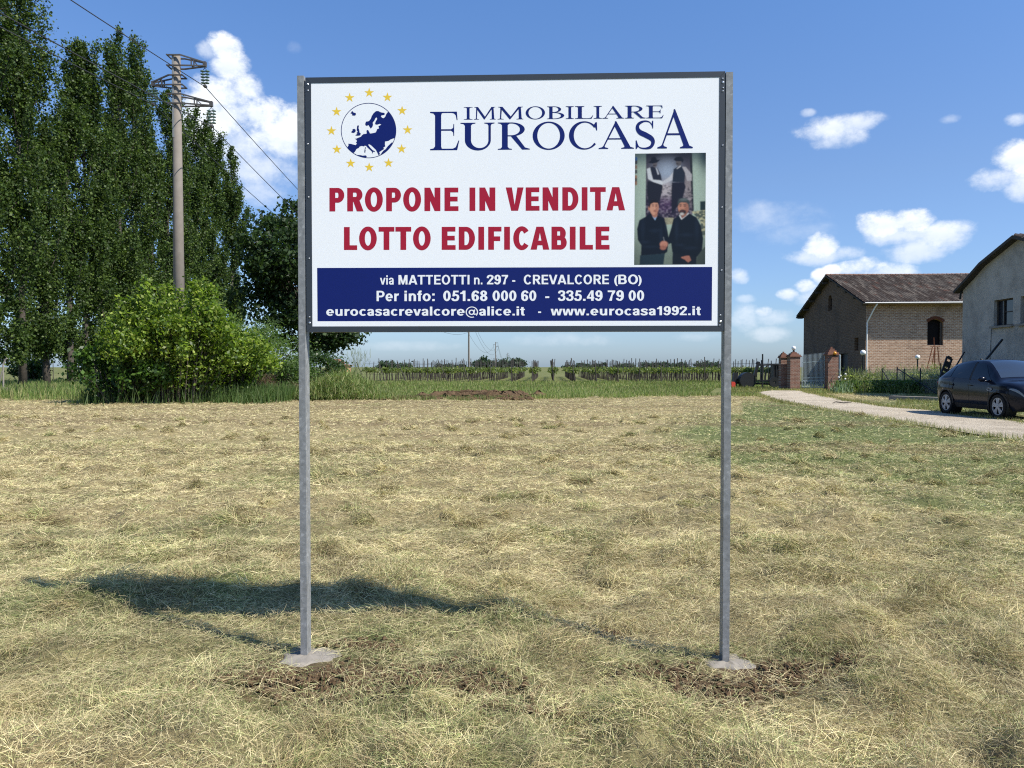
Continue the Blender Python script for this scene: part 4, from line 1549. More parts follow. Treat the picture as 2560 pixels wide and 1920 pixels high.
# grass under the poplars on the left and short verge by the road
n = 26000
Y = rng.uniform(38, 62, n)
X = rng.uniform(-.72, -.40, n) * Y
k = (Y > far_edge(X) - .4)
grass('rough_grass', 'rough green grass along the foot of the poplars', X[k], Y[k], (.3, .75), .035, GR + [[.10, .17, .04]])
n = 40000
Y = rng.uniform(26, 60, n)
X = rng.uniform(.28, .72, n) * Y
k = ~in_poly(X, Y, ROAD) & (Y > far_edge(X) - 2) | (X > 15.6) & ~in_poly(X, Y, ROAD) & (X / Y > .5)
k &= ~((X / Y > .5) & (Y < 26.5))
grass('verge_grass', 'short yellowish green verge grass beside the gravel track', X[k], Y[k], (.06, .2), .022, [[.14, .17, .05], [.20, .21, .07], [.26, .23, .09]], lean=.6)
# fringe where the mown field meets the verge
n = 9000
X = rng.uniform(-24, 18, n)
Y = far_edge(X) + rng.normal(.1, .5, n)
k = ~in_poly(X, Y, ROAD)
grass('fringe_grass', 'uneven fringe of uncut grass at the end of the mown field', X[k], Y[k], (.08, .28), .026, GR)


# fringe along both edges of the track
ep, ec = [], []
for pl in (rn, rf):
    for k in range(len(pl) - 1):
        for q in range(110):
            p_ = pl[k].lerp(pl[k + 1], random.random())
            ep.append((p_.x + random.gauss(0, .16), p_.y + random.gauss(0, .16)))
ep = np.array(ep)
grass('edge_grass', 'ragged grass creeping over the edges of the gravel track', ep[:, 0], ep[:, 1], (.05, .17), .02, [[.14, .17, .05], [.22, .22, .08], [.36, .30, .14]], lean=.6)


# ------------------------------------------------------------------ leaves
def leaves(name, P, size, cols, mat, parent, aspect=.7, flat=0.0, var=.3, droop=0.0):
    n = len(P)
    nrm = rng.normal(0, 1, (n, 3))
    nrm[:, 2] += flat
    nrm /= np.linalg.norm(nrm, axis=1)[:, None]
    r_ = rng.normal(0, 1, (n, 3))
    r_[:, 2] -= droop
    t = np.cross(nrm, r_)
    t = np.cross(t, nrm)
    t /= np.linalg.norm(t, axis=1)[:, None] + 1e-9
    b = np.cross(nrm, t)
    sz = (size * rng.uniform(.5, 1.4, n))[:, None] if not hasattr(size, '__len__') else (size * rng.uniform(.7, 1.25, n))[:, None]
    V = np.stack([P - t * sz * .5, P + b * sz * aspect * .5 + t * sz * .05 + nrm * sz * .06, P + t * sz * .5, P - b * sz * aspect * .5 + t * sz * .05 + nrm * sz * .06], 1)
    F = np.arange(n)[:, None] * 4 + np.array([0, 1, 2, 3])
    cols = np.array(cols)
    C = cols[rng.integers(0, len(cols), n)] * rng.uniform(1 - var, 1 + var, n)[:, None]
    return np_mesh(name, V.reshape(-1, 3), F, M[mat], parent, np.repeat(C, 4, axis=0))


POP = [[.032, .056, .013], [.046, .080, .018], [.066, .106, .024], [.098, .142, .032], [.034, .058, .018]]


def poplar(x, y, H, rad, trunk_r, label, nl=9000, seed=0, low=2.0, lsz=.26):
    r = random.Random(seed)
    root = thing('poplar_tree', (x, y, 0), label, 'tree', 'row of tall poplars at the left')
    pts, rads = [], []
    for k in range(9):
        t = k / 8
        pts.append((x + r.uniform(-.15, .15) * t, y + r.uniform(-.15, .15) * t, -.1 + H * .93 * t))
        rads.append(trunk_r * (1.25 if k == 0 else 1) * (1 - t) ** .8 + .02)
    mb = MB()
    mb.tube(pts, rads, 9)
    cl, wt = [], []
    nb = int(62 * H / 24)
    for k in range(nb):
        t = r.random() ** .95
        h0 = low + (H * .86 - low) * t
        ang = r.uniform(0, 2 * math.pi)
        env = rad * (min(1, (h0 - low + 2.2) / 4.5)) ** .5 * (1 - ((h0 / H) ** 5) * .62)
        ro = env * r.uniform(.45, 1.12)
        rise = r.uniform(1.8, 4.6) * (1.0 if t > .1 else .6)
        x1, y1, z1 = x + ro * math.cos(ang), y + ro * math.sin(ang), min(h0 + rise, H - r.uniform(0, 1.0))
        if t < .12:
            z1 -= r.uniform(.6, 2.6)
        br = [(x, y, h0), (x + (x1 - x) * .6, y + (y1 - y) * .6, h0 + (z1 - h0) * .40), (x1, y1, z1)]
        mb.tube(br, [.06 * (1 - t * .6), .04 * (1 - t * .6), .012], 4, cap=False)
        for q in range(5):
            s = .30 + .75 * q / 4
            bx = x + (x1 - x) * min(1.1, s * 1.05)
            by = y + (y1 - y) * min(1.1, s * 1.05)
            bz = h0 + (z1 - h0) * s
            cl.append((bx, by, bz, r.uniform(.14, .30) * (1.1 - .25 * h0 / H)))
            wt.append(r.uniform(.4, 1.4) * (1.5 if h0 < H * .4 else 1))
    for k in range(7):   # the leader
        cl.append((x + r.uniform(-.18, .18), y + r.uniform(-.18, .18), H - 2.2 + 2.3 * k / 6, .26 - .02 * k))
        wt.append(1.0)
    tr = mb.build('trunk', M['bark'], root, True, False)
    cl = np.array(cl)
    wt = np.array(wt) / sum(wt)
    lr = np.random.default_rng(seed + 100)
    ix = lr.choice(len(cl), nl, p=wt)
    P = cl[ix, :3] + lr.normal(0, 1, (nl, 3)) * cl[ix, 3:4] * np.array([1, 1, 1.5])
    P = P[P[:, 2] > low * .8]
    leaves('crown', P, lsz, POP, 'leaf', root, .8, 0, .3)
    return root


ORD = ['first', 'second', 'third', 'fourth', 'fifth', 'sixth', 'seventh', 'eighth', 'ninth', 'tenth', 'eleventh', 'twelfth', 'thirteenth', 'fourteenth']
PX = [(-40, -320, 45.2), (42, -150, 47.6), (108, 300, 50.0), (168, 260, 52.6), (206, 118, 55.2), (250, 330, 58.0), (293, 82, 61.0), (333, 100, 64.0), (378, 330, 67.0), (418, 232, 70.5), (450, 285, 74.0), (489, 278, 78.0), (529, 330, 82.0), (577, 375, 87.0)]
for k, (px_, py_, D) in enumerate(PX):
    p = at(px_, py_, D)
    rad = 2.0 if k < 2 else 1.2 if k in (2, 3, 5, 8, 10) else 1.6
    lab = ('tall dark green poplar at the left edge, its top out of frame' if k == 1 else
           'poplar at the very left edge, mostly out of frame' if k == 0 else
           'last and farthest poplar at the right end of the row' if k == 13 else
           '%s poplar from the left in the tall row behind the field' % ORD[k])
    poplar(p.x, D, p.z, rad, .20 if k < 4 else .18, lab, (52000 if k < 5 else 42000) if k not in (2, 3, 5, 8, 10) else 25000, 20 + k, 2.1 if k < 5 else 1.6, .160 + .0009 * (D - 45))


def broad(name, x, y, H, rx, rz, zc, tr, label, cat, nl, lsz, cols, mat='leaf', seed=1, ncl=60, csz=.6, group=None, low=None, core=.45, flat=.3, asp=.7, upb=0.0, extra=()):
    r = random.Random(seed)
    root = thing(name, (x, y, 0), label, cat, group)
    mb = MB()
    if tr > 0:
        mb.tube([(x, y, -.1), (x + .1, y, zc * .5), (x + .15, y, zc), (x, y, zc + rz * .5)], [tr * 1.2, tr, tr * .7, tr * .2], 9)
    cl = []
    for k in range(ncl):
        while True:
            v = Vector((r.gauss(0, 1), r.gauss(0, 1), r.gauss(0, 1)))
            if v.length > .2:
                break
        v.normalize()
        q = r.uniform(core, 1.0) ** .6 * r.uniform(.82, 1.12)
        c = Vector((x + v.x * rx * q, y + v.y * rx * q, zc + v.z * rz * q + upb * r.random()))
        if c.z < (low or 0):
            c.z = (low or 0) + r.random() * .5
        cl.append((c.x, c.y, c.z, csz * r.uniform(.6, 1.25)))
        if tr > 0:
            mb.tube([(x + .1, y, zc * r.uniform(.55, 1.0)), (x + (c.x - x) * .5, y + (c.y - y) * .5, lerp(zc * .8, c.z, .6)), tuple(c)], [tr * .32, tr * .18, .02], 5, cap=False)
        elif k % 2 == 0:
            mb.tube([(x + r.uniform(-.5, .5) * rx, y + r.uniform(-.4, .4) * rx, 0), ((x + c.x) / 2, (y + c.y) / 2, c.z * .6), tuple(c)], [.04, .03, .008], 4, cap=False)
    for e in extra:
        cl.append((e[0], e[1], e[2], csz * .8))
        mb.tube([(x + .1, y, zc * .75), (lerp(x, e[0], .6), lerp(y, e[1], .6), lerp(zc * .75, e[2], .45)), tuple(e)], [tr * .3, tr * .15, .015], 5, cap=False)
    mb.build('trunk' if tr > 0 else 'stems', M['bark'], root, True, False)
    cl = np.array(cl)
    lr = np.random.default_rng(seed + 300)
    ix = lr.integers(0, len(cl), nl)
    P = cl[ix, :3] + lr.normal(0, 1, (nl, 3)) * cl[ix, 3:4] * np.array([1, 1, .62])
    P = P[P[:, 2] > .03]
    leaves('crown' if tr > 0 else 'foliage', P, lsz, cols, mat, root, asp, flat)
    return root


# dark tree behind the left post
p = at(752, 917, 54)
broad('dark_tree', p.x, 54, 13, 4.2, 5.6, 8.1, .26, 'dark round tree standing behind the left post of the billboard', 'tree', 26000, .30,
      [[.022, .042, .014], [.030, .056, .016], [.042, .074, .02], [.028, .048, .02]], seed=5, ncl=110, csz=.60, low=2.6, core=.3, extra=[at(px_, py_, 54) for px_, py_ in ((770, 850), (790, 842), (812, 850), (835, 838), (858, 846), (872, 835), (800, 864), (825, 862), (780, 872), (850, 832), (880, 842), (760, 866))])
# drooping low limbs visible under the board
# bright bush in front of the pole
BU = [[.090, .145, .017], [.13, .19, .024], [.17, .235, .034], [.060, .105, .016], [.25, .30, .06]]


def shoots(name, x, y, rx, ry, H, ns, label, nl, lsz, cols, seed, cat='bush', arch=.5, mat='leaf_bush', spread=.15):
    """bush of arching leafy shoots"""
    r = random.Random(seed)
    root = thing(name, (x, y, 0), label, cat)
    mb = MB()
    cen = []
    for k in range(ns):
        a = r.uniform(0, 2 * math.pi)
        q = math.sqrt(r.random())
        bx, by = x + rx * .35 * q * math.cos(a), y + ry * .35 * q * math.sin(a)
        o_ = r.uniform(.35, 1.0)
        ex, ey = x + rx * o_ * math.cos(a), y + ry * o_ * math.sin(a)
        hh = H * (1 - .62 * o_ ** 1.6) * r.uniform(.72, 1.05)
        mid = ((bx + ex) / 2, (by + ey) / 2, hh * .75)
        pts = [(bx, by, 0), mid, (ex, ey, hh)]
        if r.random() < arch:
            pts.append((ex + (ex - bx) * .18, ey + (ey - by) * .18, hh * .86))
        mb.tube(pts, [.035, .022, .012, .006][:len(pts)], 4, cap=False)
        c = catmull([Vector(p_) for p_ in pts], 9)
        for q_ in c[4:]:
            cen.append((q_.x, q_.y, q_.z))
    mb.build('stems', M['bark'], root, True, False)
    cen = np.array(cen)
    lr = np.random.default_rng(seed + 500)
    P = cen[lr.integers(0, len(cen), nl)] + lr.normal(0, spread, (nl, 3))
    P = P[P[:, 2] > .05]
    leaves('foliage', P, lsz, cols, mat, root, .62, .5, .35, .8)
    return root


b = gnd(395, 1000)
shoots('bush', at(440, 917, 34.5).x, 34.5, 3.7, 2.2, 6.0, 115, 'large bright green leafy bush in front of the concrete pole', 32000, .165, BU, 3, spread=.17)
shoots('bush', at(560, 917, 36.0).x, 36.0, 3.0, 1.7, 4.0, 70, 'bright green bush leaning right of the large leafy bush', 9500, .19, BU, 14, spread=.17)
shoots('bush', at(300, 917, 33.8).x, 33.8, 2.6, 1.6, 3.0, 60, 'lower left side bush reaching over the mown grass', 8000, .19, [[.05, .10, .02], [.07, .13, .022], [.035, .07, .016]], 4, spread=.16)
broad('shrub', at(530, 917, 37).x, 37, 4.5, 1.9, 1.6, 1.9, 0, 'dense mid green shrub just right of the bright bush', 'bush', 7500, .15, [[.05, .10, .022], [.07, .125, .03], [.04, .075, .02]], 'leaf_bush', 7, 60, .33, None, .1, .3)
broad('shrub', at(650, 917, 41).x, 41, 5, 2.5, 1.9, 2.3, 0, 'soft mid green shrub left of the billboard post', 'bush', 8500, .12, [[.085, .14, .036], [.115, .175, .048], [.07, .11, .03]], 'leaf_bush', 8, 70, .33, None, .1, .3, .3, .45)
broad('shrub', at(560, 917, 43).x, 43, 5, 1.8, 2.0, 2.7, 0, 'taller grey green shrub behind the dense shrub', 'bush', 6500, .13, [[.075, .125, .032], [.10, .155, .04], [.06, .10, .026]], 'leaf_bush', 9, 60, .34, None, .1, .3, .3, .45)
broad('shrub', at(722, 917, 42).x, 42, 4, 1.3, 1.1, 1.3, 0, 'low green shrub directly behind the left post', 'bush', 4500, .12, [[.06, .105, .03], [.085, .13, .04]], 'leaf_bush', 10, 40, .28, None, .1, .3)
# grass skirt of the bushes
n = 9000
X = rng.uniform(at(190, 917, 34).x, at(760, 917, 38).x, n)
Y = 36.3 + rng.normal(0, 1.3, n) + .09 * (X + 12)
grass('bush_grass', 'dark green tall grass at the foot of the bushes', X, Y, (.35, .9), .032, [[.05, .095, .02], [.07, .12, .03], [.10, .14, .045]])
# dry twiggy brush
for (px_, D, sx, hh, lab, sd) in ((665, 38.0, 1.0, 1.3, 'heap of dry brown twigs between the green shrubs', 1), (745, 38.6, .9, .75, 'low pile of pale brown brushwood beside the left post', 2)):
    x = at(px_, 917, D).x
    root = thing('brushwood', (x, D, 0), lab, 'brushwood')
    n = 1500
    a = rng.uniform(0, 2 * np.pi, n)
    q = np.sqrt(rng.random(n))
    P = np.stack([x + sx * q * np.cos(a), D + .6 * q * np.sin(a), rng.random(n) * hh * (1 - q) + .02], 1)
    C = np.array([[.16, .105, .065], [.20, .14, .09], [.11, .075, .05]])[rng.integers(0, 3, n)]
    blades('twigs', P, rng.uniform(0, 6.28, n), rng.uniform(-.3, 1.2, n), rng.uniform(.25, .7, n), np.full(n, .016), rng.uniform(0, .4, n), C, M['grass'], parent=root)
# tall weed clump behind the left post
n = 26000
X = rng.normal(0, 1, n) * .95 + at(845, 917, 37).x
X = np.where(rng.random(n) < .35, X - 1.1, X)
Y = 38 + rng.normal(0, .8, n)
o = thing('weed_clump', (at(845, 917, 38).x, 38, 0), 'tall bright green weed clump just right of the left post', 'weeds')
hgt = 1.8 * np.exp(-((X - at(845, 917, 37).x) / 1.7) ** 2) * rng.uniform(.35, 1.0, n) ** .7 * (.75 + .5 * fbm(X * 1.4, Y * 1.4, 83, 3))
P = np.stack([X, Y, hgt * rng.uniform(0, .75, n)], 1)
C = np.array(GR + [[.13, .19, .05]])[rng.integers(0, 5, n)] * rng.uniform(.7, 1.3, n)[:, None]
blades('stalks', P, rng.uniform(0, 6.28, n), rng.uniform(.5, 1.45, n), rng.uniform(.16, .42, n), rng.uniform(.016, .036, n), rng.uniform(0, .4, n), C, M['grass'], .2, parent=o)
n = 160
x0 = at(893, 917, 40).x
X = x0 + rng.normal(0, .28, n)
o = thing('seeding_weed', (x0, 40, 0), 'thin wispy weed with open seed heads rising above the clump', 'weed')
P = np.stack([X, 40 + rng.normal(0, .2, n), rng.uniform(1.0, 2.3, n)], 1)
blades('stalks', P, rng.uniform(0, 6.28, n), rng.uniform(.7, 1.5, n), rng.uniform(.2, .6, n), rng.uniform(.012, .022, n), rng.uniform(0, .3, n), np.tile([[.20, .22, .10]], (n, 1)), M['grass'], .3, parent=o)
mb = MB()
for k in range(9):
    mb.tube([(x0 + random.gauss(0, .08), 40, 0), (x0 + random.gauss(0, .16), 40, 1.1), (x0 + random.gauss(0, .3), 40, 2.3)], [.012, .009, .004], 4, cap=False)
mb.build('stems', simple('weed_stem', (.14, .17, .07), .8), o)
broad('shrub', at(800, 917, 46).x, 46, 3, 1.5, .9, 1.5, 0, 'dark round shrub behind the weed clump', 'bush', 3000, .16, [[.05, .085, .03], [.04, .07, .025]], 'leaf_bush', 12, 30, .3)
# round shrub beyond the poplars
broad('shrub', at(70, 917, 62).x, 62, 3, 1.2, 1.1, 1.2, 0, 'small round dark shrub between the poplar trunks', 'bush', 2600, .2, [[.03, .065, .02], [.045, .085, .025]], 'leaf_bush', 13, 30, .3)

# ------------------------------------------------------------------ left boundary post with bent top
fp = gnd(9, 988)
o = thing('fence_post', (fp.x, fp.y, 0), 'grey concrete fence post with bent top at the left edge', 'fence post')
mb = MB()
mb.tube([(fp.x, fp.y, -.1), (fp.x, fp.y, 1.72), (fp.x + .12, fp.y, 1.98), (fp.x + .22, fp.y, 2.08)], .045, 8)
mb.build('post', M['stone'], o)
mb = MB()
mb.bar((fp.x - .35, fp.y - .02, .2), (fp.x - .02, fp.y - .06, 1.35), .05, .05)
mb.build('brace', M['stone'], o)
mb = MB()
mb.prism([(fp.x - .42, fp.y - .25, -.1), (fp.x + .22, fp.y - .25, -.1), (fp.x + .20, fp.y - .25, .34), (fp.x + .05, fp.y - .25, .42), (fp.x - .4, fp.y - .25, .30)], (0, .5, 0))
mb.build('footing', M['stone'], o)

# ------------------------------------------------------------------ electricity pole and lines
PD_ = 37.0
pb = at(449, 917, PD_)
pt = at(447, 140, PD_)
H = pt.z
pole = thing('electricity_pole', (pb.x, PD_, 0), 'tall round concrete electricity pole with three steel arms behind the bush', 'electricity pole')
mb = MB()
mb.tube([(pb.x, PD_, -.2), (pb.x, PD_, H * .5), (pb.x, PD_, H)], [.30, .235, .175], 20)
mb.build('shaft', M['poleconc'], pole, True)
mb = MB()
mb.box((pb.x - .10, PD_ - .185, H - 1.95), (.09, .05, 3.9))
mb.build('mounting_rail', M['galv'], pole)


def arm(tipx, tipy, topy, boty, side):
    """truss arm: two level lower rails and sloping upper rails meeting at the tip"""
    tip = at(tipx, tipy, PD_)
    zt, zb_ = at(449, topy, PD_).z, at(449, boty, PD_).z
    mb = MB()
    w_ = .24
    back = -side * .36
    for s in (-1, 1):
        mb.bar((pb.x + back, PD_ + s * w_, zt), (pb.x + side * .28, PD_ + s * w_, zt), .06, .06)
        mb.bar((pb.x + back, PD_ + s * w_, zb_), (pb.x + side * .28, PD_ + s * w_, zb_), .06, .06)
        mb.bar((pb.x + side * .28, PD_ + s * w_, zt), (tip.x, PD_ + s * .05, tip.z + .06), .06, .06)
        mb.bar((pb.x + side * .28, PD_ + s * w_, zb_), (tip.x, PD_ + s * .05, tip.z - .10), .06, .06)
        for f in (.45,):
            a0 = Vector((pb.x + side * .28, PD_ + s * w_, zt)).lerp(Vector((tip.x, PD_ + s * .05, tip.z + .06)), f)
            a1 = Vector((pb.x + side * .28, PD_ + s * w_, zb_)).lerp(Vector((tip.x, PD_ + s * .05, tip.z - .10)), f)
            mb.bar(a0, a1, .045, .045, (1, 0, 0))
            a2 = Vector((pb.x + side * .28, PD_ + s * w_, zb_)).lerp(Vector((tip.x, PD_ + s * .05, tip.z - .10)), f + .25)
            mb.bar(a0, a2, .03, .03)
    for q in (zt, zb_):
        mb.bar((pb.x + back, PD_ - w_ - .05, q + .005), (pb.x + back, PD_ + w_ + .05, q + .005), .05, .05)
    a0 = Vector((pb.x + side * .28, PD_ - w_, zb_)).lerp(Vector((tip.x, PD_ - .05, tip.z - .10)), .45)
    a1 = Vector((pb.x + side * .28, PD_ + w_, zb_)).lerp(Vector((tip.x, PD_ + .05, tip.z - .10)), .45)
    mb.bar(a0, a1, .04, .04)
    mb.box((tip.x, PD_, tip.z - .02), (.14, .16, .24))
    mb.build('cross_arm', M['steel'], pole)
    return tip


def insulator(x0, y0, z0, z1, tilt):
    mb = MB()
    L = z0 - z1
    for s in (-1, 1):
        px0 = Vector((x0 + s * .02, y0, z0 - .12))
        pa = Vector((x0 + s * .11 + tilt * .2, y0, z0 - L * .25))
        pz = Vector((x0 + s * .09 + tilt * .8, y0, z1 + L * .18))
        mb.tube([px0, pa, pz, Vector((x0 + tilt, y0, z1 + .05))], .014, 5, 1)
        for k in range(5):
            c = pa.lerp(pz, k / 4)
            mb.lathe(c - Vector((0, 0, .05)), (0, 0, 1), [(0, .02), (.015, .105), (.035, .115), (.06, .06), (.09, .03)], 12, 0)
    mb.tube([(x0, y0, z0), (x0, y0, z0 - .14)], .02, 6, 1)
    mb.box((x0 + tilt, y0, z1), (.12, .2, .10), mi=1)
    mb.build('insulator', [M['glassins'], M['steel']], pole)


tipA = arm(512, 160, 142, 168, 1)
tipB = arm(383, 209, 192, 216, -1)
tipC = arm(528, 259, 239, 262, 1)
clA, clB, clC = at(513, 217, PD_), at(384, 262, PD_), at(530, 317, PD_)
for tp, c in ((tipA, clA), (tipB, clB), (tipC, clC)):
    insulator(tp.x, PD_, tp.z - .08, c.z + .02, c.x - tp.x)

# next poles of the line
NEXT = []
for (px_, topy, D, lab) in ((1172, 790, 225, 'far concrete power pole whose top hides behind the billboard'), (1239, 855, 440, 'smaller distant power pole with cross arms right of the taller one'), (1269, 882, 780, 'tiny distant power pole, second from the right in the line'), (1285, 896, 1100, 'farthest and smallest power pole on the horizon')):
    q = at(px_, topy, D)
    o = thing('electricity_pole', (q.x, D, 0), lab, 'electricity pole', 'power poles in the distance')
    mb = MB()
    mb.tube([(q.x, D, -.2), (q.x, D, q.z)], [.30, .2], 8)
    mb.build('shaft', M['poleconc'], o)
    tips = []
    for (dz, sx) in ((-.3, 1.35), (-1.35, -1.3), (-2.4, 1.55)):
        mb = MB()
        mb.bar((q.x - .2 * np.sign(sx), D, q.z + dz), (q.x + sx, D, q.z + dz - .15), .12, .12)
        mb.bar((q.x - .2 * np.sign(sx), D, q.z + dz - .5), (q.x + sx, D, q.z + dz - .2), .08, .08)
        mb.tube([(q.x + sx, D, q.z + dz - .1), (q.x + sx, D, q.z + dz - 1.25)], .07, 6)
        mb.build('cross_arm', M['steel'], o)
        tips.append(Vector((q.x + sx, D, q.z + dz - 1.25)))
    NEXT.append(tips)


def span(p0, p1, sag, n=40):
    return [p0.lerp(p1, k / n) - Vector((0, 0, 4 * sag * (k / n) * (1 - k / n))) for k in range(n + 1)]


LB = ['upper power line running over the top of the pole', 'power line on the left arm passing in front of the poplars', 'lowest power line crossing below the right hand arm']
WPX = [(205, 0), (0, 47), (7, 0)]
for k, c in enumerate((clA, clB, clC)):
    # run back towards the previous pole behind the camera
    prev = Vector((c.x - 3.1, -150, c.z + .6))
    pts = span(prev, c, 4.9, 60)[:-1] + span(c, NEXT[0][k], 5.0, 60)
    for a in range(3):
        pts += span(NEXT[a][k], NEXT[a + 1][k], (5.5, 9, 8)[a], 24)[1:]
    mb = MB()
    rr = [.020 + .00006 * max(0, p.y - 37) for p in pts]
    mb.tube(pts, rr, 5, cap=False)
    tag(mb.build('power_line', M['wire'], None, True, False), LB[k], 'power line', 'power lines')

# ------------------------------------------------------------------ vineyard
VD = Vector((90 / FPX, 1, 0))
VD.normalize()
VS = Vector((VD.y, -VD.x, 0))
VL = 46.0
post_me = leafv_me = None
pm_b = MB()
pm_b.tube([(0, 0, -.1), (0, 0, 2.4)], [.047, .042], 6)
trunk_b = MB()
trunk_b.tube([(0, 0, -.05), (.04, .02, .4), (-.03, 0, .8), (.02, .02, 1.08)], [.062, .05, .045, .06], 6)
proto_post = proto_trunk = None
nrow = 21
lr = np.random.default_rng(77)
for r_ in range(nrow):
    x0 = at(912, 917, 81).x + 2.2 * r_
    y0 = 81 - .16 * r_ + lr.uniform(-.4, .4)
    lab = ('leftmost vine row with leaning end post beyond the tall grass' if r_ == 0 else
           'rightmost vine row next to the brick gate pillars' if r_ == nrow - 1 else
           'row of young green vines on thin posts in the far vineyard')
    root = thing('vine_row', (x0, y0, 0), lab, 'vine row', 'vine rows beyond the field')
    L = VL
    nlv = 1800
    t = lr.random(nlv) ** 1.25 * L
    hz_ = 1.22 + .14 * np.sin(t * 1.7 + r_) * .5 + lr.normal(0, .12, nlv)
    off = lr.normal(0, .20, nlv)
    P = np.stack([x0 + VD.x * t + VS.x * off, y0 + VD.y * t + VS.y * off, hz_], 1)
    leaves('vine_leaves', P, .21, [[.09, .12, .03], [.12, .15, .04], [.065, .09, .026], [.16, .175, .06]], 'leaf_bush', root, .85, .6)
    mb = MB()
    for hh in (.75, 1.25, 1.95):
        mb.tube([(x0, y0, hh), (x0 + VD.x * L, y0 + VD.y * L, hh)], .012, 4, cap=False)
    mb.build('wires', M['wire'], root, False, False)
    for k in range(14):
        tt = k * L / 13
        if proto_post is None:
            ob = pm_b.build('post', M['postwood'], None)
            proto_post = ob.data
            bpy.data.objects.remove(ob)
        ob = bpy.data.objects.new('post', proto_post)
        COL.objects.link(ob)
        ob.parent = root
        ob.location = (VD.x * tt, VD.y * tt, 0)
        lean = lr.normal(0, .045)
        if k == 0:
            lean = -.42 if r_ in (0, 2, 4) else (-.3 if r_ in (1, 5) else lr.normal(0, .08))
        ob.rotation_euler = (lr.normal(0, .03), lean, 0)
        ob.scale = (1, 1, lr.uniform(.9, 1.1))
    for k in range(22):
        tt = .6 + k * 1.7
        if proto_trunk is None:
            ob = trunk_b.build('vine_trunk', M['vinewood'], None)
            proto_trunk = ob.data
            bpy.data.objects.remove(ob)
        ob = bpy.data.objects.new('vine_trunk', proto_trunk)
        COL.objects.link(ob)
        ob.parent = root
        ob.location = (VD.x * tt + lr.normal(0, .03), VD.y * tt, 0)
        ob.rotation_euler = (lr.normal(0, .06), lr.normal(0, .08), lr.uniform(0, 6))
        ob.scale = (1, 1, lr.uniform(.95, 1.15))
# pale stakes far behind the poplars
for k in range(7):
    q = at(140 + k * 11 + random.uniform(-3, 3), 917, 95)
    ob = bpy.data.objects.new('vine_stake', proto_post)
    COL.objects.link(ob)
    ob.location = (q.x, 95 + random.uniform(-3, 3), 0)
    tag(ob, 'pale wooden stake far behind the poplar trunks', 'stake', 'pale stakes behind the poplars')

# ------------------------------------------------------------------ horizon trees and far house
FT = [(1213, 893, 22, 560), (1196, 903, 16, 560), (1262, 903, 20, 600), (1293, 897, 20, 580), (1240, 906, 14, 620), (1455, 911, 18, 620), (1487, 911, 12, 640), (1420, 914, 14, 680), (1625, 908, 18, 600), (1660, 906, 16, 600), (1700, 911, 22, 640), (1502, 905, 7, 600), (1512, 905, 6, 600), (1560, 912, 20, 700), (1770, 912, 26, 700), (1110, 913, 20, 700), (1150, 914, 18, 700), (965, 906, 26, 300), (1010, 912, 20, 500)]
for k, (px_, ty, hw, D) in enumerate(FT):
    q = at(px_, ty, D)
    rx = hw * D / FPX
    broad('distant_tree', q.x, D, q.z, rx, q.z * .42, q.z * .58, .3, 'small hazy tree on the horizon beyond the vineyard', 'tree', 700, rx * .30, [[.055, .085, .05], [.07, .10, .06], [.05, .075, .05]], 'leaf', 600 + k, 22, rx * .22, 'trees on the horizon', q.z * .1)
hp = at(832, 917, 150)
o = thing('house', (hp.x, 150, 0), 'far orange rendered house with red tiled roof left of the vineyard', 'house')
mb = MB()
mb.box((hp.x, 152, 1.2), (2.6, 5, 2.4))
mb.box((hp.x + 1.9, 152, .9), (1.6, 4, 1.8))
mb.build('wall', simple('orange_render', (.52, .27, .13), .9), o)
mb = MB()
mb.prism([(hp.x - 2.2, 149, 2.35), (hp.x + 1.8, 149, 2.35), (hp.x + .3, 149, 3.15), (hp.x - .6, 149, 3.2)], (0, 6, 0))
mb.prism([(hp.x + 1.0, 149.6, 1.82), (hp.x + 3.0, 149.6, 1.78), (hp.x + 2.9, 149.6, 1.95), (hp.x + 1.0, 149.6, 2.25)], (0, 5, 0))
mb.build('roof', simple('clay_roof', (.24, .11, .07), .9), o)
from mathutils.geometry import tessellate_polygon


def ray_plane(px, py, P, n):
    d = ray(px, py)
    c = Vector((0, 0, CAMH))
    k = (P - c).dot(n) / d.dot(n)
    return c + d * k


def wall_holes(mb, P0, ud, nrm, outline, holes, depth):
    """wall face with openings; reveals run back by depth. coordinates (u, z)"""
    loops = [outline] + holes
    pts3 = [[Vector((u, z, 0)) for u, z in lp] for lp in loops]
    tris = tessellate_polygon(pts3)
    flat = [p for lp in loops for p in lp]
    w3 = lambda u, z, off=0: P0 + ud * u + Vector((0, 0, z)) + nrm * off
    mb.add([w3(u, z) for u, z in flat], [tuple(t) for t in tris])
    for h in holes:
        n = len(h)
        mb.add([w3(u, z) for u, z in h] + [w3(u, z, -depth) for u, z in h], [(k, (k + 1) % n, n + (k + 1) % n, n + k) for k in range(n)])
    return w3


A4 = math.radians(4)
dL = Vector((math.cos(A4), -math.sin(A4), 0))     # along the long walls
dG = Vector((math.sin(A4), math.cos(A4), 0))      # along the gables, away from the camera
nG = -dL                                          # gables look to the left
nL = -dG                                          # long walls look to the camera

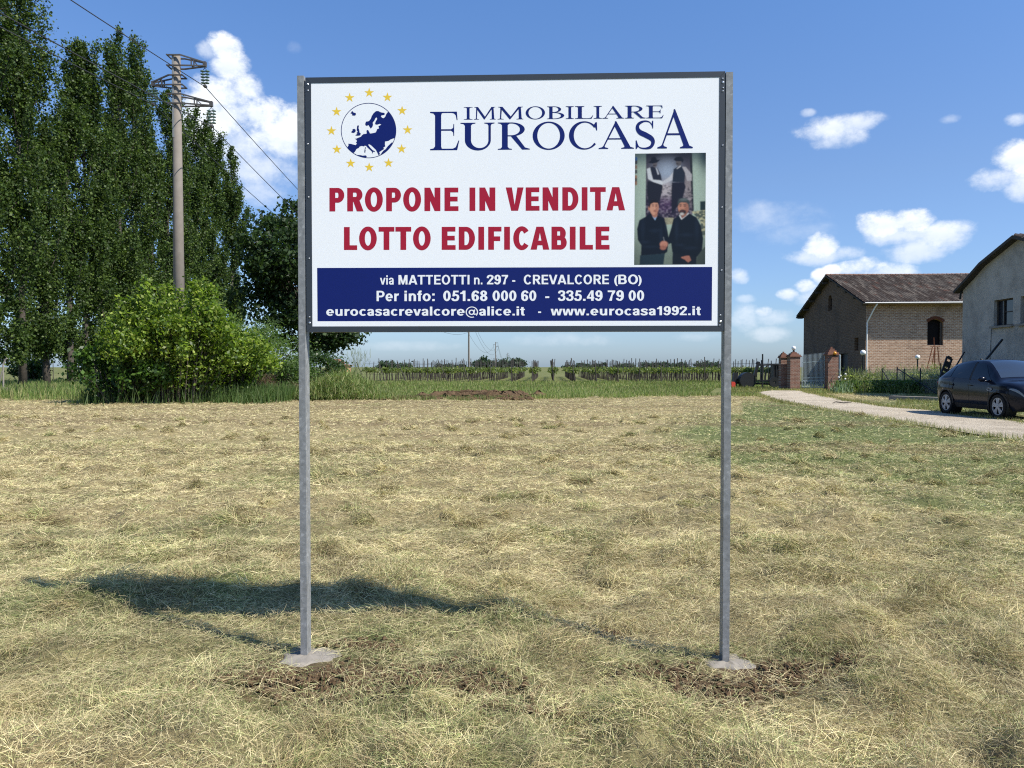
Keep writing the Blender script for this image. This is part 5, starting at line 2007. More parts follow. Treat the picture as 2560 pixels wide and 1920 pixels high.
# ------------------------------------------------------------------ brick barn
BC = Vector((29.4, 64.0, 0))
BL, BGW = 17.0, 16.75
barn = thing('brick_barn', BC, 'old brown brick barn with a dark tiled gable roof and arched window', 'barn')
EAVE_T, OV = 6.85, .92
SL = .358
WT = EAVE_T + OV * SL - .12
RZ = EAVE_T + (BGW / 2 + OV) * SL
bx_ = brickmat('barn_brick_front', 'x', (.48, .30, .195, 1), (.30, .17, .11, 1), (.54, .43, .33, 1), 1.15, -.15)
by_ = brickmat('barn_brick_gable_shaded', 'y', (.21, .125, .08, 1), (.13, .078, .05, 1), (.23, .165, .115, 1), 1.15, .1)  # gable brick darker: dirtier, and the sunless side's shade put into its colour
# front wall with the arched opening
uw = lambda px, py: ((ray_plane(px, py, BC, nL) - BC).dot(dL), ray_plane(px, py, BC, nL).z)
wu0, wz0 = uw(2318, 863)
wu1, wz1 = uw(2358.5, 806)
arch_ = [(wu0, wz0), (wu1, wz0), (wu1, wz1)] + [(lerp(wu1, wu0, k / 10), wz1 + .28 * math.sin(math.pi * k / 10)) for k in range(1, 10)] + [(wu0, wz1)]
mb = MB()
w3 = wall_holes(mb, BC, dL, nL, [(0, -.2), (BL, -.2), (BL, WT), (0, WT)], [arch_], .38)
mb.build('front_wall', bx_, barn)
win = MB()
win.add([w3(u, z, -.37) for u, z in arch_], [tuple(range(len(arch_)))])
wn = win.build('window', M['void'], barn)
mb = MB()
mb.bar(w3(wu0 + .05, wz0 + .02, -.30), w3(wu0 + .05, wz1, -.30), .08, .08, nL)
mb.bar(w3(wu1 - .10, wz0 + .02, -.22), w3(wu1 - .10, wz1, -.22), .16, .06, nL)
mb.bar(w3(wu0, wz0 + .04, -.30), w3(wu1, wz0 + .04, -.30), .08, .06, nL)
mb.build('window_frame', M['bark'], wn)
mb = MB()
for k in range(12):
    a0, a1 = k / 12, (k + .86) / 12
    q0 = (lerp(wu1 + .05, wu0 - .05, a0), wz1 + .10 + .30 * math.sin(math.pi * a0))
    q1 = (lerp(wu1 + .05, wu0 - .05, a1), wz1 + .10 + .30 * math.sin(math.pi * a1))
    mb.bar(w3(q0[0], q0[1], .012), w3(q1[0], q1[1], .012), .02, .24, (0, 0, 1))
mb.build('window_arch', M['rust'], wn)['label'] = 'red brick arch above the opening'
# gable wall
gz = lambda u: WT + SL * (BGW / 2 - abs(u - BGW / 2))
gpx = lambda px, py: ((ray_plane(px, py, BC, nG) - BC).dot(dG), ray_plane(px, py, BC, nG).z)
nu, nz = gpx(2075, 757)
du, dz_ = gpx(2107, 884)
slit = [(nu - .5, nz - .75), (nu + .5, nz - .75), (nu + .5, nz + .4), (nu + .25, nz + .7), (nu - .25, nz + .7), (nu - .5, nz + .4)]
door = [(du - 1.2, -.1), (du + 1.0, -.1), (du + 1.0, dz_), (du - 1.2, dz_)]
vent = [(1.6, 3.0), (2.5, 3.0), (2.5, 4.1), (1.6, 4.1)]
mb = MB()
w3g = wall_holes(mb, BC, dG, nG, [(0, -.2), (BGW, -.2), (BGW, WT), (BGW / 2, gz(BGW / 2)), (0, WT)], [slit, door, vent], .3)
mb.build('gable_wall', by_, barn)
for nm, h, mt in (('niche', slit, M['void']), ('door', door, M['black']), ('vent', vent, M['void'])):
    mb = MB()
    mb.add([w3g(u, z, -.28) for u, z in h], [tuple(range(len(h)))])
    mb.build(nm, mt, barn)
# back walls close the volume
mb = MB()
p1, p2 = BC + dL * BL, BC + dG * BGW
mb.add([BC + dG * BGW, p1 + dG * BGW, p1 + dG * BGW + Vector((0, 0, WT)), BC + dG * BGW + Vector((0, 0, WT))], [(0, 1, 2, 3)])
mb.add([p1, p1 + dG * BGW, p1 + dG * BGW + Vector((0, 0, WT)), p1 + dG * BGW / 2 + Vector((0, 0, RZ - .12)), p1 + Vector((0, 0, WT))], [(0, 1, 2, 3, 4)])
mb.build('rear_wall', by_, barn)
# tiled roof slopes
mt_, nt = mat_new('barn_tiles')
vc = nt.n('ShaderNodeVertexColor', layer_name='albedo')
nz_ = nt.noise(pos(nt), 9.0, 5.0, .7)
c = nt.mix(.6, vc.outputs[0], nt.ramp(nz_, [(.3, (.35, .35, .35)), (.7, (1.35, 1.3, 1.25))]), 'MULTIPLY')
out(nt, principled(nt, c, .9, .2, normal=bump(nt, nz_, .4, .02)))
RS = -.55
RLEN = BL + .9
roofs = []
for side in (1, -1):
    ncol, per = 74, 4
    nrowt = 27
    ns = ncol * per + 1
    half = BGW / 2 + OV
    V, Cc = [], []
    for r_ in range(nrowt):
        for e in (0, 1):
            t = (r_ + e * .98) / nrowt
            for q in range(ns):
                s = RS + RLEN * q / (ns - 1)
                col = q // per
                jit = (_hash(np.array([col]), np.array([r_]), 5 + side)[0] - .5)
                ph = (q % per) / per
                lift = .085 * (.5 + .5 * math.cos(2 * math.pi * ph)) + (.045 if e else .0) + .03 * jit
                sag = -.10 * math.sin(math.pi * min(max((s + .5) / RLEN, 0), 1)) * (.6 + .4 * math.sin(s * .9))
                d_ = half * t
                p = BC + dL * s + dG * (BGW / 2 - side * d_) + Vector((0, 0, RZ - d_ * SL + lift + sag * .6))
                V.append(p)
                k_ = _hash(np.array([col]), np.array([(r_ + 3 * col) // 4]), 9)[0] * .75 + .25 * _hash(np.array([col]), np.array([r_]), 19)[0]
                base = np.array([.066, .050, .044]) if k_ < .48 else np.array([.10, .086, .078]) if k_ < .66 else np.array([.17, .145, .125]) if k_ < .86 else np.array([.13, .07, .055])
                Cc.append(base * (.6 + .7 * ph if ph < .6 else .55))  # dark stripe down each tile column, channel shade put into the albedo
    i, j = np.meshgrid(np.arange(nrowt * 2 - 1), np.arange(ns - 1), indexing='ij')
    a = (i * ns + j).ravel()
    F = np.stack([a, a + 1, a + ns + 1, a + ns], 1)
    if side == 1:
        F = F[:, ::-1]
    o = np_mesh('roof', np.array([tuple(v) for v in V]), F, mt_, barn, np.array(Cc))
    roofs.append(o)
# boards under the tiles and verge timbers
mb = MB()
for side in (1, -1):
    half = BGW / 2 + OV - .03
    a0 = BC + dL * RS + dG * (BGW / 2) + Vector((0, 0, RZ - .03))
    b0 = BC + dL * RS + dG * (BGW / 2 - side * half) + Vector((0, 0, RZ - .03 - half * SL))
    mb.prism([a0, b0, b0 - Vector((0, 0, .10)), a0 - Vector((0, 0, .10))], dL * RLEN)
mb.build('roof_boards', M['bark'], barn)
mb = MB()
for k in range(int(RLEN / .42)):
    c = BC + dL * (RS + .21 + k * .42) + dG * (BGW / 2) + Vector((0, 0, RZ + .035 - .06 * math.sin(math.pi * k * .42 / RLEN)))
    mb.tube([c - dL * .21, c + dL * .19], [.125, .105], 8)
mb.build('ridge_tiles', simple('ridge_tile', (.20, .12, .09), .9, .2, 0, .35, 3), roofs[0])
mb = MB()
for side in (1, -1):
    for k in range(5):
        u = BGW / 2 - side * (1.0 + k * 1.95)
        z = RZ - .17 - abs(u - BGW / 2) * SL
        mb.bar(BC + dG * u + dL * (RS + .04) + Vector((0, 0, z - .1)), BC + dG * u + Vector((0, 0, z - .1)), .16, .2)
mb.build('purlin', M['bark'], barn)
# gutter and downpipe
mb = MB()
g0 = BC - dG * (OV + .07) + Vector((0, 0, EAVE_T - .02))
mb.tube([g0 + dL * (RS + .1), g0 + dL * (BL + .2)], .065, 8)
mb.build('gutter', M['zinc'], barn)
mb = MB()
q = BC + dL * .55
zt = EAVE_T - .08
mb.tube([q - dG * (OV + .05) + Vector((0, 0, zt)), q - dG * (OV * .8) + Vector((0, 0, zt - .35)) - dL * .15, q - dL * .5 - dG * .14 + Vector((0, 0, zt - 1.5)), q - dL * .5 - dG * .12 + Vector((0, 0, 4.0)), q - dL * .5 - dG * .12 + Vector((0, 0, 0))], .055, 8)
mb.build('downpipe', M['white'], barn)

# ------------------------------------------------------------------ grey rendered building at the right edge
GC = Vector((26.3, 44.97, 0))
grey = thing('farm_building', GC, 'grey rendered farm building with rounded gable and square windows at the right edge', 'farm building')


def stuccomat():
    m, nt = mat_new('grey_stucco')
    p = pos(nt)
    s = nt.n('ShaderNodeSeparateXYZ')
    nt.l(p, s.inputs[0])
    n1 = nt.noise(p, 1.3, 6.0, .65)
    n2 = nt.noise(p, 9.0, 6.0, .7)
    n3 = nt.noise(p, .35, 3.0)
    c = nt.ramp(nt.m('ADD', nt.m('MULTIPLY', n1, .6), nt.m('MULTIPLY', n3, .45)), [(.36, (.28, .26, .23)), (.55, (.42, .395, .35)), (.75, (.52, .49, .435))])
    low = smooth(nt, nt.m('ADD', s.outputs[2], nt.m('MULTIPLY', n1, 2.2)), 5.4, 4.2)
    c = nt.mix(nt.m('MULTIPLY', nt.m('MULTIPLY', smooth(nt, n2, .5, .68), low), .55), c, (.16, .15, .14, 1))
    out(nt, principled(nt, c, .95, .15, normal=bump(nt, n2, .35, .02)))
    return m


SM = stuccomat()
gp = lambda px, py, off=0.0: ((ray_plane(px, py, GC + nG * off, nG) - GC).dot(dG), ray_plane(px, py, GC + nG * off, nG).z)
RO = .38
prof = [gp(2383, 727, RO), (gp(2417, 690.5, RO)), gp(2446, 657, RO), gp(2530, 588, RO)]
ap = prof[-1]
full = prof + [(2 * ap[0] - u, z) for u, z in prof[-2::-1]]
glen = 16.0
TH = .17
uc = 0.0
uR = 2 * ap[0]


def prof_z(u):
    us = [p_[0] for p_ in full][::-1]
    zs_ = [p_[1] for p_ in full][::-1]
    return float(np.interp(u, us, zs_)) - TH


top = [(uc, prof_z(uc))] + [(u, z - TH) for u, z in full if uR < u < uc] + [(uR, prof_z(uR))]
w1a, w1z1 = gp(2485, 751)
w1b, w1z0 = gp(2532, 813)
w1z1 = (gp(2485, 751)[1] + gp(2531, 744.5)[1]) / 2
w1z0 = (gp(2482, 817)[1] + gp(2531, 811)[1]) / 2
wd = w1a - w1b
gap_ = gp(2531, 770)[0] - gp(2549.5, 770)[0]
holes = []
for k in range(2):
    ua = w1a - k * (wd + gap_)
    holes.append([(ua, w1z0), (ua - wd, w1z0), (ua - wd, w1z1), (ua, w1z1)])
mb = MB()
w3s = wall_holes(mb, GC, dG, nG, [(uc, -.2), (uR, -.2)] + top[::-1], holes, .26)
mb.build('gable_wall', SM, grey)
mb = MB()
mb.add([GC + Vector((0, 0, -.2)), GC + dL * glen + Vector((0, 0, -.2)), GC + dL * glen + Vector((0, 0, top[0][1])), GC + Vector((0, 0, top[0][1]))], [(0, 1, 2, 3)])
q = GC + dG * uR
mb.add([q + Vector((0, 0, -.2)), q + dL * glen + Vector((0, 0, -.2)), q + dL * glen + Vector((0, 0, top[-1][1])), q + Vector((0, 0, top[-1][1]))], [(0, 1, 2, 3)])
mb.build('side_wall', SM, grey)
lower = [(u, z - TH + .004) for u, z in full]
mb = MB()
n = len(full)
P0_ = GC + nG * RO
vs = [P0_ + dG * u + Vector((0, 0, z)) for u, z in full] + [P0_ + dG * u + Vector((0, 0, z)) for u, z in lower]
vs += [v + dL * (glen + RO) for v in vs]
m2 = 2 * n
fs = []
for k in range(n - 1):
    fs += [(k, k + 1, n + k + 1, n + k), (k, k + 1, m2 + k + 1, m2 + k), (n + k, n + k + 1, m2 + n + k + 1, m2 + n + k), (m2 + k, m2 + k + 1, m2 + n + k + 1, m2 + n + k)]
fs += [(0, n, m2 + n, m2), (n - 1, 2 * n - 1, m2 + 2 * n - 1, m2 + n - 1)]
mb.add(vs, fs)
rf = mb.build('roof', simple('dark_roof_edge', (.06, .055, .05), .85, .2, 0, .25, 4), grey)
# tiles on the slope that faces the camera
mb = MB()
for k in range(26):
    for q in range(4):
        u = lerp(full[3][0], full[4][0], (q + .15) / 4)
        u2 = lerp(full[3][0], full[4][0], (q + .98) / 4)
        z = lerp(full[3][1], full[4][1], (q + .15) / 4)
        z2 = lerp(full[3][1], full[4][1], (q + .98) / 4)
        b_ = P0_ + dL * (.1 + k * .23)
        mb.tube([b_ + dG * u + Vector((0, 0, z + .03)), b_ + dG * u2 + Vector((0, 0, z2 + .05))], [.09, .10], 6)
mb.build('roof_tiles', simple('barn_roof_tile', (.24, .17, .13), .9, .2, 0, .35, 3), rf)
for k, h in enumerate(holes):
    mb = MB()
    mb.add([w3s(u, z, -.24) for u, z in h], [(0, 1, 2, 3)])
    wn = mb.build('window', simple('old_glass', (.018, .022, .03), .12, .5, 0, .3, 2), grey)
    (u0, z0), (u1, z1) = h[0], h[2]
    mb = MB()
    f_ = .06
    mb.bar(w3s(u0 - f_ / 2, z0, -.20), w3s(u0 - f_ / 2, z1, -.20), f_, .07, nG)
    mb.bar(w3s(u1 + f_ / 2, z0, -.20), w3s(u1 + f_ / 2, z1, -.20), f_, .07, nG)
    mb.bar(w3s(u0 - f_, z1 - f_ / 2, -.20), w3s(u1 + f_, z1 - f_ / 2, -.20), .07, f_)
    mb.bar(w3s(u0 - f_, z0 + f_ / 2, -.20), w3s(u1 + f_, z0 + f_ / 2, -.20), .07, f_)
    mb.bar(w3s(lerp(u0, u1, .36), z0 + f_, -.20), w3s(lerp(u0, u1, .36), z1 - f_, -.20), .05, .06, nG)
    mb.bar(w3s(lerp(u0, u1, .39), lerp(z0, z1, .52), -.20), w3s(u1 + f_, lerp(z0, z1, .52), -.20), .05, .04)
    mb.build('window_frame', M['bark'], wn)
    mb = MB()
    mb.bar(w3s(u0 + .14, z0 - .05, .05), w3s(u1 - .14, z0 - .05, .05), .24, .10)
    mb.build('sill', M['stone'], wn)
mb = MB()
q = w3s(-.10, prof_z(0) - .25, .06)
mb.tube([w3s(.05, prof_z(0) - .05, .08), w3s(.12, prof_z(0) - .5, .10)], .06, 6)
mb.build('gutter_end', M['black'], grey)
mb = MB()
uq, zq = gp(2480, 818)
mb.tube([w3s(uq, zq - .1, .03), w3s(uq + .05, zq - 1.0, .03), w3s(uq + .1, zq - 1.8, .03)], .012, 5)
mb.build('cable', M['black'], grey)

# ------------------------------------------------------------------ gate, pillars, lamps
brk = brickmat('pillar_brick', 'x', (.27, .125, .085, 1), (.21, .10, .07, 1), (.28, .22, .18, 1), .8, -.1)


def pillar(pl, pr, ptop, pcap, D, label, cap_over=.06):
    l, r = at(pl, 917, D).x, at(pr, 917, D).x
    zt = at(pl, pcap, D).z
    zp = at(pl, ptop, D).z
    xc_, w_ = (l + r) / 2, (r - l)
    o = thing('gate_pillar', (xc_, D, 0), label, 'pillar', 'brick gate pillars')
    mb = MB()
    mb.box((xc_, D + w_ / 2, zt / 2 - .1), (w_, w_, zt + .2))
    mb.build('shaft', brk, o)
    mb = MB()
    s = w_ / 2 + cap_over
    c = Vector((xc_, D + w_ / 2, 0))
    steps = [(s, zt + .002), (s, zt + .09)]
    nst = 4
    for k in range(nst):
        f0 = 1 - (k + .35) / nst
        steps += [(s * f0, zt + .09 + (zp - zt - .09) * k / nst), (s * f0 * .94, zt + .09 + (zp - zt - .09) * (k + 1) / nst)]
    vs, fs = [], []
    for hw, z in steps:
        vs += [c + Vector((-hw, -hw, z)), c + Vector((hw, -hw, z)), c + Vector((hw, hw, z)), c + Vector((-hw, hw, z))]
    for k in range(len(steps) - 1):
        for q in range(4):
            fs.append((4 * k + q, 4 * k + (q + 1) % 4, 4 * k + 4 + (q + 1) % 4, 4 * k + 4 + q))
    fs += [(3, 2, 1, 0), tuple(len(vs) - 4 + q for q in range(4))]
    mb.add(vs, fs)
    mb.build('cap', simple('cap_tile', (.17, .085, .06), .9, .2, 0, .4, 9), o)
    return xc_, w_, zp, c


GD = 54.0
pillar(1952.5, 1970, 879, 895, GD + 1.0, 'small brick pillar at the left end, beside the narrow side gate')
p2 = pillar(1976, 2001, 877, 892.5, GD, 'brick gate pillar topped by a white globe lamp')
p3 = pillar(2070, 2096, 867, 888, GD - .4, 'tallest brick gate pillar with an orange beacon on its face')
o = thing('globe_lamp', (p2[0], GD + p2[1] / 2, p2[2]), 'white globe lamp standing on top of the middle gate pillar', 'lamp', 'white globe lamps')
mb = MB()
mb.sphere((p2[0], GD + p2[1] / 2, p2[2] + .2), .15)
mb.build('globe', M['globe'], o, True)
mb = MB()
mb.tube([(p2[0], GD + p2[1] / 2, p2[2] - .06), (p2[0], GD + p2[1] / 2, p2[2] + .07)], [.09, .06], 8)
mb.build('socket', M['black'], o)
o = thing('beacon', (p3[0] + .08, GD - .5, at(2087, 884, GD).z), 'small orange beacon lamp on the right hand gate pillar', 'beacon')
q = at(2087, 883, GD - .62)
mb = MB()
mb.sphere((q.x, q.y, q.z), .115)
mb.build('dome', M['orange'], o, True)
mb = MB()
mb.tube([(q.x, q.y, q.z - .14), (q.x, q.y + .14, q.z - .06)], .07, 8)
mb.build('base', M['black'], o)


def gate(name, pl, pr, topL, topR, bot, D, nb, label):
    a, b = at(pl, 917, D), at(pr, 917, D)
    zL, zR, z0 = at(pl, topL, D).z, at(pr, topR, D).z, .1
    o = thing(name, ((a.x + b.x) / 2, D, 0), label, 'gate')
    mb = MB()
    mb.bar((a.x, D, z0), (a.x, D, zL), .05, .05, (0, 1, 0))
    mb.bar((b.x, D, z0), (b.x, D, zR), .05, .05, (0, 1, 0))
    for f in (.0, .22, .30, .78):
        mb.bar((a.x + .026, D, lerp(z0, zL, f) + .03), (b.x - .026, D, lerp(z0, zR, f) + .03), .045, .05)
    mb.build('gate_frame', M['gate'], o)
    for k in range(nb):
        t = (k + .7) / (nb + .4)
        x = lerp(a.x, b.x, t)
        zt_ = lerp(zL, zR, t)
        mb = MB()
        mb.tube([(x, D - .03, z0 + .05), (x, D - .03, zt_ - .02), (x, D - .03, zt_ + .10)], [.016, .016, .003], 6)
        mb.build('bar', M['gate'], o)
    if nb > 4:
        for k in range(8):
            x = lerp(a.x, b.x, (k + .5) / 8)
            mb = MB()
            pts = [(x + .13 * math.cos(t) * (1 - .3 * math.sin(t)), D - .05, z0 + .30 + .20 * math.sin(t)) for t in np.linspace(0, 2 * math.pi, 13)]
            mb.tube(pts, .014, 5, cap=False)
            mb.build('scroll', M['gate'], o)
    return o


gate('metal_gate', 2005, 2062, 890, 884, 973, GD + .2, 18, 'pale metal driveway gate with upright bars between two brick pillars')
gate('side_gate', 1970.5, 1976.5, 897, 897, 970, GD + 1.0, 2, 'narrow metal side gate between the left two brick pillars')
for (px_, py_, D, zb, lab) in ((2157.5, 881.6, 52, 0, 'white globe garden lamp on dark post before the barn corner'), (2294, 892.7, 56, 0, 'white globe garden lamp on dark post in the weeds below the barn window')):
    q = at(px_, py_, D)
    o = thing('garden_lamp', (q.x, D, 0), lab, 'lamp', 'white globe lamps')
    mb = MB()
    mb.sphere(q, .185 if D < 55 else .17)
    mb.build('globe', M['globe'], o, True)
    mb = MB()
    mb.tube([(q.x, D, -.1), (q.x, D, q.z - .18)], .05, 8)
    mb.tube([(q.x, D, q.z - .20), (q.x, D, q.z - .12)], [.05, .10], 10)
    mb.build('lamp_post', M['black'], o)
# grey steel post beside the right pillar and the dark stake by the machinery
q = at(2099.5, 889, GD - .8)
o = thing('steel_post', (q.x, q.y, 0), 'grey round steel post right beside the tallest gate pillar', 'post')
mb = MB()
mb.tube([(q.x, q.y, -.1), (q.x, q.y, q.z)], .06, 10)
mb.build('tube', M['gate'], o)
mb = MB()
mb.lathe((q.x, q.y, q.z), (0, 0, 1), [(0, .075), (.03, .07), (.06, .03), (.07, .001)], 10)
mb.build('cap', M['gate'], o)
q = at(1906.5, 885, 58)
o = thing('wooden_stake', (q.x, 58, 0), 'tall thin dark stake standing among the farm implements', 'stake')
mb = MB()
mb.tube([(q.x, 58, -.1), (q.x, 58, q.z)], [.07, .055], 7)
mb.build('stake', M['black'], o)

# dark farm implements left of the pillars
q = at(1925, 917, 59)
o = thing('hay_rake', (q.x, 59, 0), 'dark rusty farm implement with wheel and bars left of the brick pillars', 'farm machine')
mb = MB()
for k in range(9):
    x = q.x - .75 + k * .2
    mb.bar((x, 59, .3), (x + .05, 59, 1.75 - .05 * (k % 3)), .05, .05, (0, 1, 0))
mb.bar((q.x - .9, 59, 1.72), (q.x + .9, 59, 1.80), .1, .12)
mb.bar((q.x - .9, 59, .55), (q.x + .9, 59, .55), .1, .12)
mb.build('tine_frame', M['black'], o)
mb = MB()
mb.box((q.x + .55, 59.4, 1.2), (.55, .6, 1.1))
mb.build('hopper', M['black'], o)
mb = MB()
mb.lathe((q.x + .25, 58.75, .42), (0, 1, 0), [(-.08, .12), (-.09, .40), (.09, .40), (.08, .12)], 18)
mb.build('wheel', M['black'], o)
mb = MB()
mb.lathe((q.x + .25, 58.72, .42), (0, 1, 0), [(-.01, .16), (0, .11), (-.02, .03), (-.02, .001)], 12)
mb.build('wheel_hub', M['postwood'], o)
q = at(1866, 917, 60)
o = thing('seed_drill', (q.x, 60, 0), 'dark round drum implement with raised arm beyond the gravel track', 'farm machine')
mb = MB()
mb.lathe((q.x - .1, 59.6, .55), (0, 1, 0), [(-.4, .001), (-.4, .62), (.4, .62), (.4, .001)], 20)
mb.build('drum', M['black'], o)
mb = MB()
mb.bar((q.x + .45, 60, .2), (q.x + .95, 60, 2.0), .2, .22, (0, 1, 0))
mb.bar((q.x + .75, 60, 1.9), (q.x + 1.15, 60, 1.75), .16, .16)
mb.bar((q.x - 1.0, 60, .35), (q.x + 1.9, 60, .25), .12, .14)
mb.bar((q.x - .95, 60, .1), (q.x - .85, 60, 1.15), .3, .3, (0, 1, 0))
mb.build('arm', M['black'], o)
q = at(1832, 955, 59)
o = thing('fuel_can', (q.x, 59, 0), 'small red canister on the grass just right of the billboard post', 'canister')
mb = MB()
mb.prism([(q.x - .15, 58.8, 0), (q.x + .15, 58.8, 0), (q.x + .15, 58.8, .36), (q.x + .08, 58.8, .45), (q.x - .15, 58.8, .45)], (0, .3, 0))
mb.build('tank', simple('red_plastic', (.55, .05, .03), .45), o)
mb = MB()
mb.tube([(q.x + .1, 58.95, .38), (q.x + .17, 58.95, .54)], .035, 6)
mb.build('spout', M['black'], o)

# ------------------------------------------------------------------ fence posts with wire by the barn
F0, F1 = Vector((22.9, 54.0, 0)), Vector((24.1, 42.0, 0))
fnv = Vector((F1.y - F0.y, -(F1.x - F0.x), 0)).normalized()
fence = thing('wire_fence', (F0.x, F0.y, 0), 'thin wire mesh fence on iron posts in front of the weeds', 'fence')
ft = []
for k, (px_, ty) in enumerate(((2120.5, 921), (2205.5, 920.5), (2243, 917), (2261, 921), (2301, 920), (2352, 908))):
    q = ray_plane(px_, ty, F0, fnv)
    mb = MB()
    mb.tube([(q.x, q.y, -.1), (q.x, q.y, q.z)], .035, 6)
    if k in (1, 2):
        dd = Vector((F1 - F0)).normalized()
        mb.tube([(q.x, q.y, q.z - .1), (q.x + dd.x * (1.4 if k == 2 else .7) , q.y + dd.y * (4.2 if k == 2 else 1.6), .1)], .03, 6)
    mb.build('post', M['black'], fence)
    ft.append(q)
mb = MB()
for hh in np.linspace(.1, 1.45, 8):
    mb.tube([Vector((p_.x, p_.y, hh)) for p_ in ft], .007, 4, cap=False)
for k in range(len(ft) - 1):
    for s in np.linspace(0, 1, 26):
        p_ = ft[k].lerp(ft[k + 1], s)
        mb.tube([(p_.x, p_.y, .1), (p_.x, p_.y, 1.45)], .004, 3, cap=False)
mb.build('wire_mesh', M['zinc'], fence, False, False)

# rusty ladder, planks and rods
q = at(2342, 917, 58.5)
o = thing('step_ladder', (q.x, 58.5, 0), 'rusty red folding step ladder standing below the barn window', 'ladder')
zt = at(2342, 868, 58.5).z
w_ = lambda px: at(px, 917, 58.5).x
mb = MB()
for (xt, xb, dy) in ((2336, 2306, 0), (2342, 2323, 0)):
    mb.bar((w_(xb), 58.5 + dy, 0), (w_(xt), 58.8, zt), .05, .05, (0, 1, 0))
for k in range(1, 6):
    f = k / 6
    mb.bar((lerp(w_(2306), w_(2336), f), 58.5 + .3 * f, zt * f), (lerp(w_(2323), w_(2342), f), 58.5 + .3 * f, zt * f), .04, .03)
mb.build('front_ladder', M['rust'], o)
mb = MB()
for (xt, xb) in ((2344, 2356), (2351, 2374)):
    mb.bar((w_(xb), 59.6, 0), (w_(xt), 58.9, zt + .02), .05, .05, (0, 1, 0))
for k in range(2, 6):
    f = k / 6
    mb.bar((lerp(w_(2356), w_(2344), f), 59.6 - .7 * f, zt * f), (lerp(w_(2374), w_(2351), f), 59.6 - .7 * f, zt * f), .04, .03)
mb.bar((w_(2332), 58.85, zt + .05), (w_(2356), 58.85, zt + .05), .06, .05)
mb.bar((w_(2341), 58.85, zt + .07), (w_(2340), 58.85, zt + .75), .04, .04, (0, 1, 0))
mb.build('rear_ladder', M['rust'], o)


def lean(name, pb_, pt_, D, wd_, th_, label, cat, slots=False):
    a, b = at(pb_[0], pb_[1], D), at(pt_[0], pt_[1], D + .5)
    a.z = max(a.z, .0)
    o = thing(name, (a.x, D, 0), label, cat)
    mb = MB()
    d = (b - a).normalized()
    s = d.cross(Vector((0, 1, 0))).normalized()
    if slots:
        for e in (-1, 1):
            mb.bar(a + s * e * wd_ * .4, b + s * e * wd_ * .4, wd_ * .22, th_, (0, 1, 0))
        for f in (.02, .2, .38, .55, .72, .80, .99):
            p_ = a.lerp(b, f)
            mb.bar(p_ - s * wd_ * .3, p_ + s * wd_ * .3, .16, th_ * .8, (0, 1, 0))
    else:
        mb.bar(a, b, wd_, th_, (0, 1, 0))
    mb.build('plank' if slots else 'rod', M['black'], o)
    return o


lean('loading_ramp', (2350, 962), (2374, 894), 41, .36, .07, 'dark slotted loading ramp leaning upright behind the car', 'ramp', True)
lean('iron_rod', (2375, 940), (2411, 880), 42.5, .06, .06, 'shorter dark rod leaning at the corner of the grey building', 'rod')
lean('iron_rod', (2440, 930), (2506, 848.5), 38.0, .09, .07, 'long black rod slanting up behind the roof of the car', 'rod')
b0 = at(2300, 1000, 43)
mb = MB()
a_ = gnd(2272, 1003)
mb.box((a_.x + 1.1, a_.y + .5, .07), (3.4, .5, .22), math.radians(-55))
tag(mb.build('concrete_kerb', M['concrete'], None), 'low concrete kerb block on the grass left of the car', 'kerb')
# stick on the track
mb = MB()
s0, s1 = gnd(2081, 1010), gnd(2122, 1010.5)
mb.tube([s0 + Vector((0, 0, .04)), s0.lerp(s1, .3) + Vector((0, .15, .09)), s0.lerp(s1, .65) + Vector((0, -.08, .06)), s1 + Vector((0, .1, .05))], [.012, .026, .022, .01], 6)
mb.tube([s0.lerp(s1, .65) + Vector((0, -.08, .06)), s0.lerp(s1, .85) + Vector((0, -.5, .10))], [.025, .008], 5)
tag(mb.build('branch', M['bark'], None), 'broken dry branch lying across the gravel track', 'branch')

# ------------------------------------------------------------------ weeds around the fence
WD = [[.15, .18, .055], [.19, .225, .08], [.10, .13, .04], [.29, .29, .15]]
for (pa, pb2, D, hh, nn, lab) in ((2120, 2180, 51.5, 1.7, 3200, 'tall loose green weeds around the garden lamp by the barn corner'), (2185, 2290, 52, 1.9, 5200, 'tall pale green weeds behind the wire fence'), (2285, 2370, 49, 2.0, 5200, 'dense tall weeds between the fence and the grey building'), (2340, 2420, 46, 1.9, 3600, 'weeds growing at the corner of the grey building')):
    xa, xb = at(pa, 917, D).x, at(pb2, 917, D).x
    o = thing('weed_clump', ((xa + xb) / 2, D, 0), lab, 'weeds', 'weeds along the barn fence')
    X = rng.uniform(xa, xb, nn)
    Y = D + rng.normal(0, .9, nn)
    top_ = hh * (.45 + .8 * fbm(X * 1.6, Y * .6, 81, 3)) * rng.random(nn) ** .6
    P = np.stack([X, Y, top_ * rng.uniform(.0, .85, nn)], 1)
    C = np.array(WD)[rng.integers(0, 4, nn)] * rng.uniform(.7, 1.3, nn)[:, None]
    blades('stalks', P, rng.uniform(0, 6.28, nn), rng.uniform(.3, 1.5, nn), rng.uniform(.18, .5, nn), rng.uniform(.02, .05, nn), rng.uniform(0, .5, nn), C, M['grass'], .25, parent=o)
    nl = int(nn * .5)
    P = np.stack([rng.uniform(xa, xb, nl), D + rng.normal(0, .6, nl), rng.random(nl) * hh * .6], 1)
    leaves('foliage', P, .16, WD, 'leaf_bush', o, .7, .5)
